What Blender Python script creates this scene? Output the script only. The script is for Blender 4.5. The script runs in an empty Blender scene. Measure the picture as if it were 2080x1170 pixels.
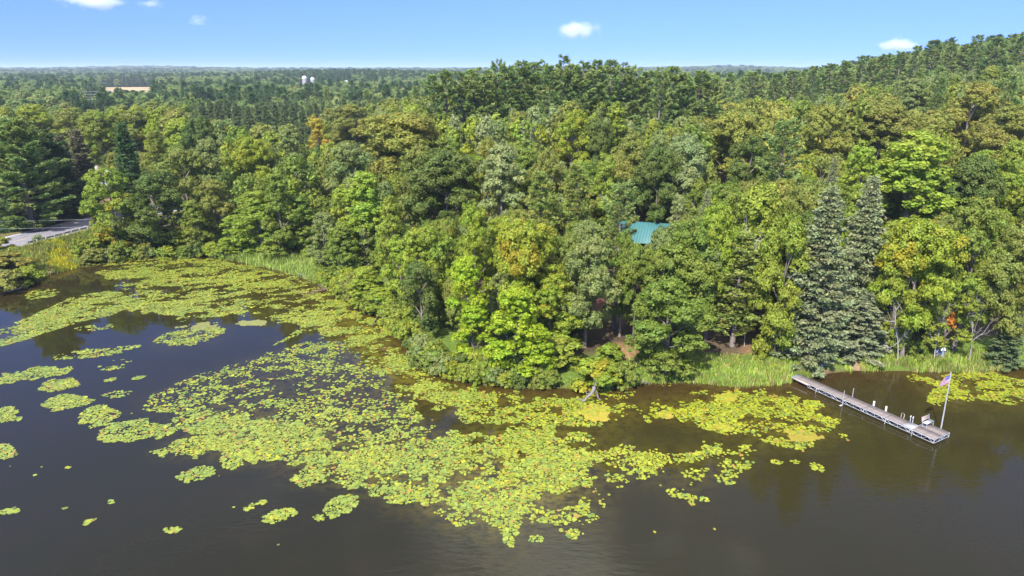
import bpy, math
import numpy as np

# ------------------------------------------------------------------ camera, world, sun
SC = bpy.context.scene
COL = SC.collection
CAM_H = 32.0
PITCH = math.radians(17.8)
FPX = 1387.0                       # focal length in pixels of the 2080 px wide photograph
cam_d = bpy.data.cameras.new("camera")
cam_d.sensor_width = 36.0
cam_d.lens = 36.0 * FPX / 2080.0
cam_d.clip_start = 0.5
cam_d.clip_end = 60000.0
cam = bpy.data.objects.new("camera", cam_d)
COL.objects.link(cam)
cam.location = (0, 0, CAM_H)
cam.rotation_euler = (math.pi / 2 - PITCH, 0, 0)
SC.camera = cam

SUN_AZ = math.radians(26)          # light travels towards (sin, cos) of this
SUN_EL = math.radians(45)
w = bpy.data.worlds.new("World")
SC.world = w
w.use_nodes = True
nt = w.node_tree
nt.nodes.clear()
def N(tree, typ, **kw):
    n = tree.nodes.new(typ)
    for k, v in kw.items():
        setattr(n, k, v)
    return n
wo = N(nt, "ShaderNodeOutputWorld")
bg = N(nt, "ShaderNodeBackground")
bg.inputs[1].default_value = 0.15
sky = N(nt, "ShaderNodeTexSky", sky_type="NISHITA", sun_disc=False)
sky.sun_elevation = SUN_EL
sky.sun_rotation = SUN_AZ + math.pi
sky.air_density = 1.0
sky.dust_density = 0.15
sky.ozone_density = 3.0
sky.altitude = 300
# broken fair-weather cloud overhead (seen only mirrored in the lake)
tc = N(nt, "ShaderNodeTexCoord")
sx = N(nt, "ShaderNodeSeparateXYZ")
nt.links.new(tc.outputs["Generated"], sx.inputs[0])
zm = N(nt, "ShaderNodeMath", operation="MAXIMUM"); zm.inputs[1].default_value = 0.08
nt.links.new(sx.outputs[2], zm.inputs[0])
dx = N(nt, "ShaderNodeMath", operation="DIVIDE"); dy = N(nt, "ShaderNodeMath", operation="DIVIDE")
nt.links.new(sx.outputs[0], dx.inputs[0]); nt.links.new(zm.outputs[0], dx.inputs[1])
nt.links.new(sx.outputs[1], dy.inputs[0]); nt.links.new(zm.outputs[0], dy.inputs[1])
cx = N(nt, "ShaderNodeCombineXYZ")
nt.links.new(dx.outputs[0], cx.inputs[0]); nt.links.new(dy.outputs[0], cx.inputs[1])
cn = N(nt, "ShaderNodeTexNoise"); cn.inputs["Scale"].default_value = 1.3; cn.inputs["Detail"].default_value = 6; cn.inputs["Roughness"].default_value = 0.55
nt.links.new(cx.outputs[0], cn.inputs["Vector"])
cr = N(nt, "ShaderNodeMapRange", interpolation_type="SMOOTHSTEP")
cr.inputs[1].default_value = 0.44; cr.inputs[2].default_value = 0.62
nt.links.new(cn.outputs[0], cr.inputs[0])
ce = N(nt, "ShaderNodeMapRange", interpolation_type="SMOOTHSTEP")
ce.inputs[1].default_value = 0.47; ce.inputs[2].default_value = 0.64
nt.links.new(sx.outputs[2], ce.inputs[0])
cm = N(nt, "ShaderNodeMath", operation="MULTIPLY")
nt.links.new(cr.outputs[0], cm.inputs[0]); nt.links.new(ce.outputs[0], cm.inputs[1])
cm2 = N(nt, "ShaderNodeMath", operation="MULTIPLY"); cm2.inputs[1].default_value = 0.95
nt.links.new(cm.outputs[0], cm2.inputs[0])
mx = N(nt, "ShaderNodeMix", data_type="RGBA")
nt.links.new(cm2.outputs[0], mx.inputs["Factor"])
SKYGAIN = N(nt, "ShaderNodeMix", data_type="RGBA", blend_type="MULTIPLY")
SKYGAIN.inputs["Factor"].default_value = 1.0
SKYGAIN.inputs["B"].default_value = (0.56, 0.675, 1.24, 1)
# the clear, dry air of the photograph: blue almost down to the horizon
sv = N(nt, "ShaderNodeVectorMath", operation="MULTIPLY_ADD"); sv.inputs[1].default_value = (1, 1, 0.80); sv.inputs[2].default_value = (0, 0, 0.17)
nt.links.new(tc.outputs["Generated"], sv.inputs[0])
vn = N(nt, "ShaderNodeVectorMath", operation="NORMALIZE"); nt.links.new(sv.outputs[0], vn.inputs[0]); nt.links.new(vn.outputs[0], sky.inputs["Vector"])
nt.links.new(sky.outputs[0], SKYGAIN.inputs["A"])
nt.links.new(SKYGAIN.outputs["Result"], mx.inputs["A"])
mx.inputs["B"].default_value = (12.5, 12.5, 12.6, 1)
nt.links.new(mx.outputs["Result"], bg.inputs[0])
nt.links.new(bg.outputs[0], wo.inputs[0])

sd = bpy.data.lights.new("sun", "SUN")
sd.energy = 5.0
sd.angle = math.radians(0.53)
sd.color = (1.0, 0.955, 0.88)
sun = bpy.data.objects.new("sun", sd)
COL.objects.link(sun)
sun.rotation_euler = (math.pi / 2 - SUN_EL, 0, -SUN_AZ)

SC.view_settings.view_transform = "Standard"
SC.view_settings.look = "None"
SC.view_settings.gamma = 1.0
SC.view_settings.exposure = 0.68
SC.view_settings.use_curve_mapping = False
SC.render.engine = "CYCLES"
cy = SC.cycles
cy.max_bounces = 6; cy.diffuse_bounces = 4; cy.glossy_bounces = 2; cy.transmission_bounces = 2
cy.transparent_max_bounces = 6; cy.volume_bounces = 3
cy.use_denoising = True
cy.denoising_prefilter = 'ACCURATE'
cy.sample_clamp_indirect = 4.0
cy.sample_clamp_direct = 5.0

# ------------------------------------------------------------------ helpers
def link(o, parent=None):
    COL.objects.link(o)
    if parent is not None:
        o.parent = parent
    return o

def tag(o, label=None, cat=None, group=None, kind=None):
    if label: o["label"] = label
    if cat: o["category"] = cat
    if group: o["group"] = group
    if kind: o["kind"] = kind
    return o

def empty(name, loc=(0, 0, 0), rz=0.0):
    o = bpy.data.objects.new(name, None)
    o.empty_display_size = 0.3
    o.location = loc
    o.rotation_euler = (0, 0, rz)
    return link(o)

class MB:
    """collects vertices and faces (numpy) and links them as one mesh"""
    def __init__(s):
        s.V = []; s.F = []; s.n = 0; s.M = []; s.A = {}
    def add(s, V, F, mat=0, **attrs):
        V = np.asarray(V, float); F = np.asarray(F, int)
        if len(F) == 0: return
        s.V.append(V); s.F.append(F + s.n); s.n += len(V)
        s.M.append(np.full(len(F), mat))
        for k, a in attrs.items():
            s.A.setdefault(k, []).append((len(s.F) - 1, np.asarray(a, float)))
    def box(s, c, d, mat=0, rz=0.0, M=None):
        h = np.array(d) / 2
        v = np.array([[x, y, z] for x in (-1, 1) for y in (-1, 1) for z in (-1, 1)]) * h
        if rz:
            ca, sa = math.cos(rz), math.sin(rz)
            v = np.stack([v[:, 0] * ca - v[:, 1] * sa, v[:, 0] * sa + v[:, 1] * ca, v[:, 2]], 1)
        v = v + np.array(c)
        if M is not None: v = v @ M
        s.add(v, [[0, 1, 3, 2], [4, 6, 7, 5], [0, 4, 5, 1], [2, 3, 7, 6], [0, 2, 6, 4], [1, 5, 7, 3]], mat)
    def tube(s, pts, rad, sides=6, mat=0, cap=True):
        P = np.asarray(pts, float); n = len(P)
        R = np.broadcast_to(np.asarray(rad, float), (n,))
        T = np.gradient(P, axis=0); T /= np.linalg.norm(T, axis=1)[:, None] + 1e-9
        up = np.array([0, 0, 1.0]) if abs(T[0, 2]) < 0.9 else np.array([1.0, 0, 0])
        a = np.arange(sides) * 2 * math.pi / sides
        V = []
        for i in range(n):
            x = np.cross(T[i], up); x /= np.linalg.norm(x) + 1e-9
            y = np.cross(x, T[i])
            V.append(P[i] + R[i] * (np.cos(a)[:, None] * x + np.sin(a)[:, None] * y))
        V = np.concatenate(V)
        F = [[i * sides + j, i * sides + (j + 1) % sides, (i + 1) * sides + (j + 1) % sides, (i + 1) * sides + j]
             for i in range(n - 1) for j in range(sides)]
        s.add(V, F, mat)
        if cap:
            s.add(V[:sides], [list(range(sides))[::-1]], mat) if sides == 4 else s.add(V[:sides], [[0, j + 1, j] for j in range(1, sides - 1)], mat)
            s.add(V[-sides:], [[0, j, j + 1] for j in range(1, sides - 1)], mat)
    def mesh(s, name, mats, smooth=False):
        me = bpy.data.meshes.new(name)
        V = np.concatenate(s.V)
        nl = np.concatenate([np.full(len(f), f.shape[1]) for f in s.F])
        L = np.concatenate([f.ravel() for f in s.F])
        me.vertices.add(len(V)); me.vertices.foreach_set("co", V.astype(np.float32).ravel())
        me.loops.add(len(L)); me.loops.foreach_set("vertex_index", L.astype(np.int32))
        me.polygons.add(len(nl))
        st = np.concatenate([[0], np.cumsum(nl)[:-1]])
        me.polygons.foreach_set("loop_start", st.astype(np.int32))
        me.polygons.foreach_set("loop_total", nl.astype(np.int32))
        me.polygons.foreach_set("material_index", np.concatenate(s.M).astype(np.int32))
        for m in (mats if isinstance(mats, (list, tuple)) else [mats]):
            me.materials.append(m)
        for k, lst in s.A.items():
            d = dict(lst)
            first = lst[0][1]
            if first.ndim == 2:
                full = np.concatenate([d.get(i, np.tile([0.5, 0.5, 0.5, 1], (len(f), 1))) for i, f in enumerate(s.F)])
                at = me.attributes.new(k, "FLOAT_COLOR", "FACE"); at.data.foreach_set("color", full.astype(np.float32).ravel())
            else:
                full = np.concatenate([d.get(i, np.zeros(len(f))) for i, f in enumerate(s.F)])
                at = me.attributes.new(k, "FLOAT", "FACE"); at.data.foreach_set("value", full.astype(np.float32))
        if smooth:
            me.polygons.foreach_set("use_smooth", np.ones(len(nl), bool))
        me.update(calc_edges=True)
        return me
    def obj(s, name, mats, parent=None, smooth=False):
        return link(bpy.data.objects.new(name, s.mesh(name, mats, smooth)), parent)

def P(px, py, z=0.0):
    """world point at height z seen at a pixel of the photograph"""
    u = (px - 1040) / FPX; v = (585 - py) / FPX
    d = np.array([u, math.cos(PITCH) + v * math.sin(PITCH), -math.sin(PITCH) + v * math.cos(PITCH)])
    return np.array([0, 0, CAM_H]) + d * ((z - CAM_H) / d[2])

def slope_of(py):
    v = (585 - py) / FPX
    return (-math.sin(PITCH) + v * math.cos(PITCH)) / (math.cos(PITCH) + v * math.sin(PITCH))

def depth(y, z):
    return y * math.cos(PITCH) + (CAM_H - z) * math.sin(PITCH)

def x_at(px, y, z):
    return (px - 1040) / FPX * depth(y, z)

def project(x, y, z):
    dz = depth(y, z)
    vy = y * math.sin(PITCH) - (CAM_H - z) * math.cos(PITCH)
    return 1040 + FPX * x / dz, 585 - FPX * vy / dz

def _h(i, j, seed):
    s = np.sin(i * 127.1 + j * 311.7 + seed * 74.7) * 43758.5453
    return s - np.floor(s)
def vnoise(x, y, seed=0):
    x = np.asarray(x, float); y = np.asarray(y, float)
    i = np.floor(x); j = np.floor(y); f = x - i; g = y - j
    f = f * f * (3 - 2 * f); g = g * g * (3 - 2 * g)
    return (_h(i, j, seed) * (1 - f) + _h(i + 1, j, seed) * f) * (1 - g) + (_h(i, j + 1, seed) * (1 - f) + _h(i + 1, j + 1, seed) * f) * g
def fbm(x, y, seed=0, o=3):
    r = 0; a = 1; t = 0
    for k in range(o):
        r = r + a * vnoise(x * 2 ** k, y * 2 ** k, seed + k * 13); t += a; a *= 0.5
    return r / t
def sst(x, a, b):
    t = np.clip((np.asarray(x, float) - a) / (b - a), 0, 1)
    return t * t * (3 - 2 * t)

def inpoly(x, y, poly):
    p = np.asarray(poly, float); r = np.zeros(np.shape(x), bool)
    for (x0, y0), (x1, y1) in zip(p, np.roll(p, -1, 0)):
        c = ((y0 > y) != (y1 > y))
        with np.errstate(divide="ignore", invalid="ignore"):
            r ^= c & (x < (x1 - x0) * (y - y0) / (y1 - y0 + 1e-12) + x0)
    return r

# ------------------------------------------------------------------ materials
MATS = {}
def mat(name, color, rough=0.7, metal=0.0, noise=0.0, nscale=8.0, spec=0.4, bump=0.0, stretch=None):
    if name in MATS: return MATS[name]
    m = bpy.data.materials.new(name); m.use_nodes = True
    t = m.node_tree; b = t.nodes["Principled BSDF"]
    b.inputs["Roughness"].default_value = rough; b.inputs["Metallic"].default_value = metal
    b.inputs["Specular IOR Level"].default_value = spec
    b.inputs["Base Color"].default_value = (*color, 1)
    if noise or bump:
        tc = N(t, "ShaderNodeTexCoord"); mp = N(t, "ShaderNodeMapping")
        if stretch: mp.inputs["Scale"].default_value = stretch
        nz = N(t, "ShaderNodeTexNoise"); nz.inputs["Scale"].default_value = nscale; nz.inputs["Detail"].default_value = 5
        t.links.new(tc.outputs["Object"], mp.inputs[0]); t.links.new(mp.outputs[0], nz.inputs["Vector"])
        oi = N(t, "ShaderNodeObjectInfo")
        ad = N(t, "ShaderNodeMath", operation="ADD")
        rr = N(t, "ShaderNodeMapRange"); rr.inputs[3].default_value = -0.15; rr.inputs[4].default_value = 0.15
        t.links.new(oi.outputs["Random"], rr.inputs[0])
        t.links.new(nz.outputs[0], ad.inputs[0]); t.links.new(rr.outputs[0], ad.inputs[1])
        mr = N(t, "ShaderNodeMapRange"); mr.inputs[1].default_value = 0.25; mr.inputs[2].default_value = 0.75
        mr.inputs[3].default_value = 1 - noise; mr.inputs[4].default_value = 1 + noise
        t.links.new(ad.outputs[0], mr.inputs[0])
        mm = N(t, "ShaderNodeMix", data_type="RGBA", blend_type="MULTIPLY"); mm.inputs["Factor"].default_value = 1
        mm.inputs["A"].default_value = (*color, 1)
        t.links.new(mr.outputs[0], mm.inputs["B"]); t.links.new(mm.outputs["Result"], b.inputs["Base Color"])
        if bump:
            bp = N(t, "ShaderNodeBump"); bp.inputs["Strength"].default_value = bump
            t.links.new(nz.outputs[0], bp.inputs["Height"]); t.links.new(bp.outputs[0], b.inputs["Normal"])
    MATS[name] = m
    return m

def leaf_material(name, rough=0.55, trans=0.45, spec=0.25, autumn=(0.45, 0.40, 0.03)):
    """tree colour comes from the object, with per-leaf, per-bough and per-tree variation"""
    m = bpy.data.materials.new(name); m.use_nodes = True
    t = m.node_tree; b = t.nodes["Principled BSDF"]; out = t.nodes["Material Output"]
    oi = N(t, "ShaderNodeObjectInfo")
    va = N(t, "ShaderNodeAttribute", attribute_name="var"); ca = N(t, "ShaderNodeAttribute", attribute_name="bough")
    # turning boughs: more of them the higher the object's alpha
    sub = N(t, "ShaderNodeMath", operation="SUBTRACT"); t.links.new(oi.outputs["Alpha"], sub.inputs[0]); t.links.new(ca.outputs["Fac"], sub.inputs[1])
    mr = N(t, "ShaderNodeMapRange", interpolation_type="SMOOTHSTEP"); mr.inputs[1].default_value = -0.05; mr.inputs[2].default_value = 0.25; mr.inputs[4].default_value = 0.8
    t.links.new(sub.outputs[0], mr.inputs[0])
    mxa = N(t, "ShaderNodeMix", data_type="RGBA"); mxa.inputs["B"].default_value = (*autumn, 1)
    t.links.new(mr.outputs[0], mxa.inputs["Factor"]); t.links.new(oi.outputs["Color"], mxa.inputs["A"])
    hs = N(t, "ShaderNodeHueSaturation")
    h1 = N(t, "ShaderNodeMapRange"); h1.inputs[3].default_value = 0.49; h1.inputs[4].default_value = 0.511
    t.links.new(oi.outputs["Random"], h1.inputs[0])
    h2 = N(t, "ShaderNodeMapRange"); h2.inputs[3].default_value = -0.022; h2.inputs[4].default_value = 0.022
    t.links.new(ca.outputs["Fac"], h2.inputs[0])
    ha = N(t, "ShaderNodeMath", operation="ADD"); t.links.new(h1.outputs[0], ha.inputs[0]); t.links.new(h2.outputs[0], ha.inputs[1])
    t.links.new(ha.outputs[0], hs.inputs["Hue"])
    v1 = N(t, "ShaderNodeMapRange"); v1.inputs[3].default_value = 0.62; v1.inputs[4].default_value = 1.38
    t.links.new(va.outputs["Fac"], v1.inputs[0]); t.links.new(v1.outputs[0], hs.inputs["Value"])
    t.links.new(mxa.outputs["Result"], hs.inputs["Color"])
    t.links.new(hs.outputs[0], b.inputs["Base Color"])
    b.inputs["Roughness"].default_value = rough; b.inputs["Specular IOR Level"].default_value = spec
    tr = N(t, "ShaderNodeBsdfTranslucent"); t.links.new(hs.outputs[0], tr.inputs[0])
    ms = N(t, "ShaderNodeMixShader"); ms.inputs[0].default_value = trans
    t.links.new(b.outputs[0], ms.inputs[1]); t.links.new(tr.outputs[0], ms.inputs[2]); t.links.new(ms.outputs[0], out.inputs[0])
    return m

def face_color_material(name, rough=0.5, spec=0.4, trans=0.0, attr="Col"):
    m = bpy.data.materials.new(name); m.use_nodes = True
    t = m.node_tree; b = t.nodes["Principled BSDF"]; out = t.nodes["Material Output"]
    a = N(t, "ShaderNodeAttribute", attribute_name=attr)
    t.links.new(a.outputs["Color"], b.inputs["Base Color"])
    b.inputs["Roughness"].default_value = rough; b.inputs["Specular IOR Level"].default_value = spec
    if trans:
        tr = N(t, "ShaderNodeBsdfTranslucent"); t.links.new(a.outputs["Color"], tr.inputs[0])
        ms = N(t, "ShaderNodeMixShader"); ms.inputs[0].default_value = trans
        t.links.new(b.outputs[0], ms.inputs[1]); t.links.new(tr.outputs[0], ms.inputs[2]); t.links.new(ms.outputs[0], out.inputs[0])
    return m

LEAF = leaf_material("broad_leaves")
NEEDLE = leaf_material("needles", rough=0.6, trans=0.35, spec=0.2, autumn=(0.20, 0.11, 0.04))
BARK = mat("bark", (0.19, 0.155, 0.13), 0.9, noise=0.45, nscale=6, stretch=(3, 3, 0.6), bump=0.5)
DEADWOOD = mat("dead_wood", (0.36, 0.33, 0.31), 0.85, noise=0.35, nscale=7, stretch=(2, 2, 0.5))
# ------------------------------------------------------------------ lake shore and terrain
SHORE_PX = [(-260, 668), (-130, 630), (-60, 606), (0, 592), (55, 578), (100, 556), (150, 545), (200, 530), (300, 522), (420, 519), (480, 529), (560, 545),
            (620, 562), (680, 590), (725, 618), (775, 642), (822, 692), (855, 735), (905, 765), (1000, 781), (1100, 785), (1180, 790),
            (1260, 788), (1300, 778), (1400, 775), (1500, 785), (1590, 780), (1640, 766), (1690, 757), (1730, 752), (1790, 752), (1900, 754),
            (2000, 755), (2040, 746), (2150, 742), (2400, 770)]
SH = np.array([P(a, b)[:2] for a, b in SHORE_PX])
SH = np.concatenate([[[-400, 40]], [[-170, 72]], SH, [[130, 62]], [[300, 60]], [[700, 60]]])
SH[:, 0] = np.maximum.accumulate(SH[:, 0] + np.arange(len(SH)) * 1e-3)
def shore_y(x):
    return np.interp(x, SH[:, 0], SH[:, 1])
def shore_d(x, y):
    x = np.asarray(x, float); y = np.asarray(y, float)
    best = np.full(np.broadcast(x, y).shape, 1e9)
    for a, b in zip(SH[:-1], SH[1:]):
        e = b - a; L = e @ e
        t = np.clip(((x - a[0]) * e[0] + (y - a[1]) * e[1]) / L, 0, 1)
        best = np.minimum(best, (x - a[0] - t * e[0]) ** 2 + (y - a[1] - t * e[1]) ** 2)
    return np.sqrt(best) * np.where(y > shore_y(x), 1, -1)

ROAD_Z = 3.0
ROAD = np.array([P(-330, 565, ROAD_Z)[:2], P(-150, 527, ROAD_Z)[:2], P(-40, 507, ROAD_Z)[:2], P(40, 488, ROAD_Z)[:2], P(100, 472.5, ROAD_Z)[:2], P(172, 455.5, ROAD_Z)[:2], P(240, 440, ROAD_Z)[:2], P(330, 423, ROAD_Z)[:2], P(470, 405, ROAD_Z)[:2]])
def smooth_line(pts, n):
    s = np.concatenate([[0], np.cumsum(np.linalg.norm(np.diff(pts, axis=0), axis=1))])
    q = np.linspace(0, s[-1], n)
    r = np.stack([np.interp(q, s, pts[:, 0]), np.interp(q, s, pts[:, 1])], 1)
    for _ in range(30):
        r[1:-1] = 0.25 * r[:-2] + 0.5 * r[1:-1] + 0.25 * r[2:]
    return r
ROAD = smooth_line(ROAD, 90)
def road_d(x, y):
    x = np.asarray(x, float); y = np.asarray(y, float)
    best = np.full(np.broadcast(x, y).shape, 1e9)
    for a in ROAD[::2]:
        best = np.minimum(best, (x - a[0]) ** 2 + (y - a[1]) ** 2)
    return np.sqrt(best)

def G(x, y):
    x = np.asarray(x, float); y = np.asarray(y, float)
    s = shore_d(x, y)
    q = x / np.maximum(y, 1)
    land = 0.4 * sst(s, -0.2, 1.2) + 0.05 * np.clip(s, 0, 40)
    hill = 8 * sst(y, 85, 165) * np.exp(-((x - 13) / 40) ** 2) * (1 - 0.7 * sst(y, 210, 330))
    ridge = 30 * np.clip((y - 95) / 260, 0, 1.3) * sst(q, 0.12, 0.75) * (1 - sst(y, 460, 1000))
    far = (3.5 * (fbm(x / 350, y / 350, 3) - 0.5) * sst(y, 260, 700) + 9 * np.exp(-((y - 1350) / 330) ** 2) * np.exp(-((q + 0.22) / 0.17) ** 2)
           + 15 * sst(y, 1500, 4200) + 14 * np.exp(-((y - 4600) / 700) ** 2) * np.exp(-((q + 0.52) / 0.09) ** 2)
           + 12 * np.exp(-((y - 3600) / 700) ** 2) * np.exp(-((q - 0.30) / 0.10) ** 2))
    g = land + (hill + ridge + far) * sst(s, 0, 18) + 0.25 * (fbm(x / 6, y / 6, 9) - 0.5) * sst(s, 1, 6)
    r = road_d(x, y)
    k = 1 - sst(r, 6.3, 14.0)
    g = np.where(s > 0, g * (1 - k) + (ROAD_Z - 0.06) * k, g)
    return np.where(s > 0, g, -0.26 * np.clip(-s, 0, 6) + 0.0 * g)

def geo(a, b, r, step0):
    out = [a]; st = step0
    while out[-1] < b:
        out.append(out[-1] + st); st *= r
    return out
xr = np.array(geo(72, 11000, 1.12, 1.4)); xs = np.concatenate([-np.array(geo(112, 11000, 1.12, 1.4))[::-1], np.arange(-110.6, 71.9, 1.15), xr])
ys = np.concatenate([[-2500, -1200, -500, -200, -50, 10, 40], np.arange(50, 145, 1.05), geo(145.5, 11000, 1.045, 1.4)])
X, Y = np.meshgrid(xs, ys)
Z = G(X, Y)
nx, ny = len(xs), len(ys)
idx = np.arange(nx * ny).reshape(ny, nx)
F = np.stack([idx[:-1, :-1], idx[:-1, 1:], idx[1:, 1:], idx[1:, :-1]], -1).reshape(-1, 4)
mb = MB(); mb.add(np.stack([X, Y, Z], -1).reshape(-1, 3), F)
# what the ground is made of
S = shore_d(X, Y); RD = road_d(X, Y)
def C(*c): return np.array(c)
litter = C(.085, .062, .036); green = C(.12, .18, .03); lawn = C(.17, .15, .05); sand = C(.34, .22, .14); needle = C(.30, .17, .085)
mudc = C(.09, .05, .022); farg = C(.05, .085, .022); tan = C(.50, .36, .19)
nz = fbm(X / 5, Y / 5, 21)[..., None]
col = litter * (0.7 + 0.6 * nz) + np.zeros(X.shape + (3,))
def blend(c, k): 
    global col
    k = np.asarray(k)[..., None]; col = col * (1 - k) + np.asarray(c) * k
blend(green, sst(fbm(X / 4, Y / 4, 33), .5, .65) * .7)
near_strip = (1 - sst(S, 5.5, 8.5)) * sst(S, -.3, .3)
blend(green, near_strip * (Y < 95))
blend(green, (1 - sst(S, 9, 13)) * sst(S, 0, .5) * (Y >= 95))
def spot(px, py, r, c, z=1.0, k=1.0, ry=None):
    p = P(px, py, z); d = np.hypot((X - p[0]) / r, (Y - p[1]) / (ry or r)) + 0.5 * (fbm(X / 1.5, Y / 1.5, 5) - .5)
    blend(c, k * (1 - sst(d, .6, 1.05)))
spot(1266, 714, 2.8, needle, .8); spot(1290, 668, 4, litter, 1.5); spot(1226, 610, 2.4, C(.15, .072, .045), 1.8)
spot(1500, 702, 6.5, needle, 1, ry=2.6); spot(1440, 690, 5, litter * 1.4, 1.0); spot(1600, 690, 6, litter * 1.5, 1); spot(1350, 700, 4, litter, 1)
for a, b in ((1718, 722), (1725, 730), (1733, 738), (1741, 745), (1748, 751)): spot(a, b, .95, sand, .4)
spot(1700, 756, 2.6, sand * .7, .05, ry=.7); spot(1680, 760, 2.0, sand * .6, 0, ry=.6)
blend(lawn, (1 - sst(RD, 9, 16)) * sst(RD, 4, 6)); blend(C(.13, .15, .03), ((1 - sst(RD, 10, 16)) * sst(RD, 5.4, 6.5)) * (Y < np.interp(X, ROAD[:, 0], ROAD[:, 1])))
spot(150, 425, 14, lawn, 3, ry=5); spot(262, 397, 6, C(.45, .27, .15), 3)
blend(farg, sst(Y, 200, 300)); 
FIELD = lambda x, y: (x / np.maximum(y, 1) > -.585) & (x / np.maximum(y, 1) < -.498) & (y > 640) & (y < 1190)
blend(C(.12, .16, .05), FIELD(X, Y) * 1.0); blend(tan, FIELD(X, Y) * (Y > 860))
blend(mudc, 1 - sst(S, -.4, .15))
me = mb.mesh("ground", [], smooth=True)
at = me.attributes.new("Col", "FLOAT_COLOR", "POINT")
at.data.foreach_set("color", np.concatenate([col, np.ones(X.shape + (1,))], -1).astype(np.float32).ravel())
gm = bpy.data.materials.new("ground_soil"); gm.use_nodes = True
t = gm.node_tree; b = t.nodes["Principled BSDF"]; b.inputs["Roughness"].default_value = .95; b.inputs["Specular IOR Level"].default_value = .15
a = N(t, "ShaderNodeAttribute", attribute_name="Col"); tcn = N(t, "ShaderNodeTexCoord")
n1 = N(t, "ShaderNodeTexNoise"); n1.inputs["Scale"].default_value = 2.5; n1.inputs["Detail"].default_value = 8; n1.inputs["Roughness"].default_value = .7
t.links.new(tcn.outputs["Object"], n1.inputs["Vector"])
r1 = N(t, "ShaderNodeMapRange"); r1.inputs[1].default_value = .3; r1.inputs[2].default_value = .7; r1.inputs[3].default_value = .55; r1.inputs[4].default_value = 1.4
t.links.new(n1.outputs[0], r1.inputs[0])
m1 = N(t, "ShaderNodeMix", data_type="RGBA", blend_type="MULTIPLY"); m1.inputs["Factor"].default_value = 1
t.links.new(a.outputs["Color"], m1.inputs["A"]); t.links.new(r1.outputs[0], m1.inputs["B"]); t.links.new(m1.outputs["Result"], b.inputs["Base Color"])
bp = N(t, "ShaderNodeBump"); bp.inputs["Strength"].default_value = .6; bp.inputs["Distance"].default_value = .2
t.links.new(n1.outputs[0], bp.inputs["Height"]); t.links.new(bp.outputs[0], b.inputs["Normal"])
me.materials.append(gm)
tag(link(bpy.data.objects.new("ground", me)), "wooded ground rising from the lake shore to the horizon", None, kind="structure")

# ------------------------------------------------------------------ lake
wx = np.concatenate([[-2500, -800, -300, -160], np.arange(-112, 72, 1.3), [110, 200, 400, 900, 2500]])
wy = np.concatenate([[-2400, -900, -300, -80, 0, 30], np.arange(40, 124, 1.3)])
WX, WY = np.meshgrid(wx, wy)
ii = np.arange(WX.size).reshape(WX.shape)
mb = MB(); mb.add(np.stack([WX, WY, np.zeros_like(WX)], -1).reshape(-1, 3), np.stack([ii[:-1, :-1], ii[:-1, 1:], ii[1:, 1:], ii[1:, :-1]], -1).reshape(-1, 4))
me = mb.mesh("lake_water", [], smooth=True)
sdw = shore_d(WX, WY)
at = me.attributes.new("shallow", "FLOAT", "POINT")
at.data.foreach_set("value", (np.exp(-np.clip(-sdw, 0, 99) / 3.0)).astype(np.float32).ravel())
at = me.attributes.new("murk", "FLOAT", "POINT")
at.data.foreach_set("value", (sst(WX, -22, 14) * np.exp(-np.clip(-sdw, 0, 99) / 26.0) * sst(WY, 20, 45)).astype(np.float32).ravel())
wm = bpy.data.materials.new("lake_surface"); wm.use_nodes = True
t = wm.node_tree; b = t.nodes["Principled BSDF"]
b.inputs["Roughness"].default_value = .04; b.inputs["IOR"].default_value = 1.333; b.inputs["Specular IOR Level"].default_value = .5
a = N(t, "ShaderNodeAttribute", attribute_name="shallow"); tcn = N(t, "ShaderNodeTexCoord")
nz1 = N(t, "ShaderNodeTexNoise"); nz1.inputs["Scale"].default_value = .35; nz1.inputs["Detail"].default_value = 5
t.links.new(tcn.outputs["Object"], nz1.inputs["Vector"])
am = N(t, "ShaderNodeMath", operation="MULTIPLY_ADD"); am.inputs[1].default_value = .55; am.inputs[2].default_value = -.27
t.links.new(nz1.outputs[0], am.inputs[0])
aa = N(t, "ShaderNodeMath", operation="ADD", use_clamp=True); t.links.new(a.outputs["Fac"], aa.inputs[0]); t.links.new(am.outputs[0], aa.inputs[1])
mxw = N(t, "ShaderNodeMix", data_type="RGBA"); mxw.inputs["A"].default_value = (.0175, .0165, .0062, 1); mxw.inputs["B"].default_value = (.050, .027, .0085, 1)
t.links.new(aa.outputs[0], mxw.inputs["Factor"])
wda = N(t, "ShaderNodeAttribute", attribute_name="weed"); nzw = N(t, "ShaderNodeTexNoise"); nzw.inputs["Scale"].default_value = 1.1; nzw.inputs["Detail"].default_value = 6; nzw.inputs["Roughness"].default_value = .7
t.links.new(tcn.outputs["Object"], nzw.inputs["Vector"])
nwr = N(t, "ShaderNodeMapRange", interpolation_type="SMOOTHSTEP"); nwr.inputs[1].default_value = .36; nwr.inputs[2].default_value = .62; t.links.new(nzw.outputs[0], nwr.inputs[0])
wmu = N(t, "ShaderNodeMath", operation="MULTIPLY"); t.links.new(nwr.outputs[0], wmu.inputs[0]); t.links.new(wda.outputs["Fac"], wmu.inputs[1])
mxv = N(t, "ShaderNodeMix", data_type="RGBA"); mxv.inputs["B"].default_value = (.13, .105, .010, 1); t.links.new(wmu.outputs[0], mxv.inputs["Factor"])
mka = N(t, "ShaderNodeAttribute", attribute_name="murk"); mxm = N(t, "ShaderNodeMix", data_type="RGBA"); mxm.inputs["A"].default_value = (.0208, .0192, .0066, 1); mxm.inputs["B"].default_value = (.037, .031, .0085, 1)
t.links.new(mka.outputs["Fac"], mxm.inputs["Factor"]); t.links.new(mxm.outputs["Result"], mxw.inputs["A"])
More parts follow.
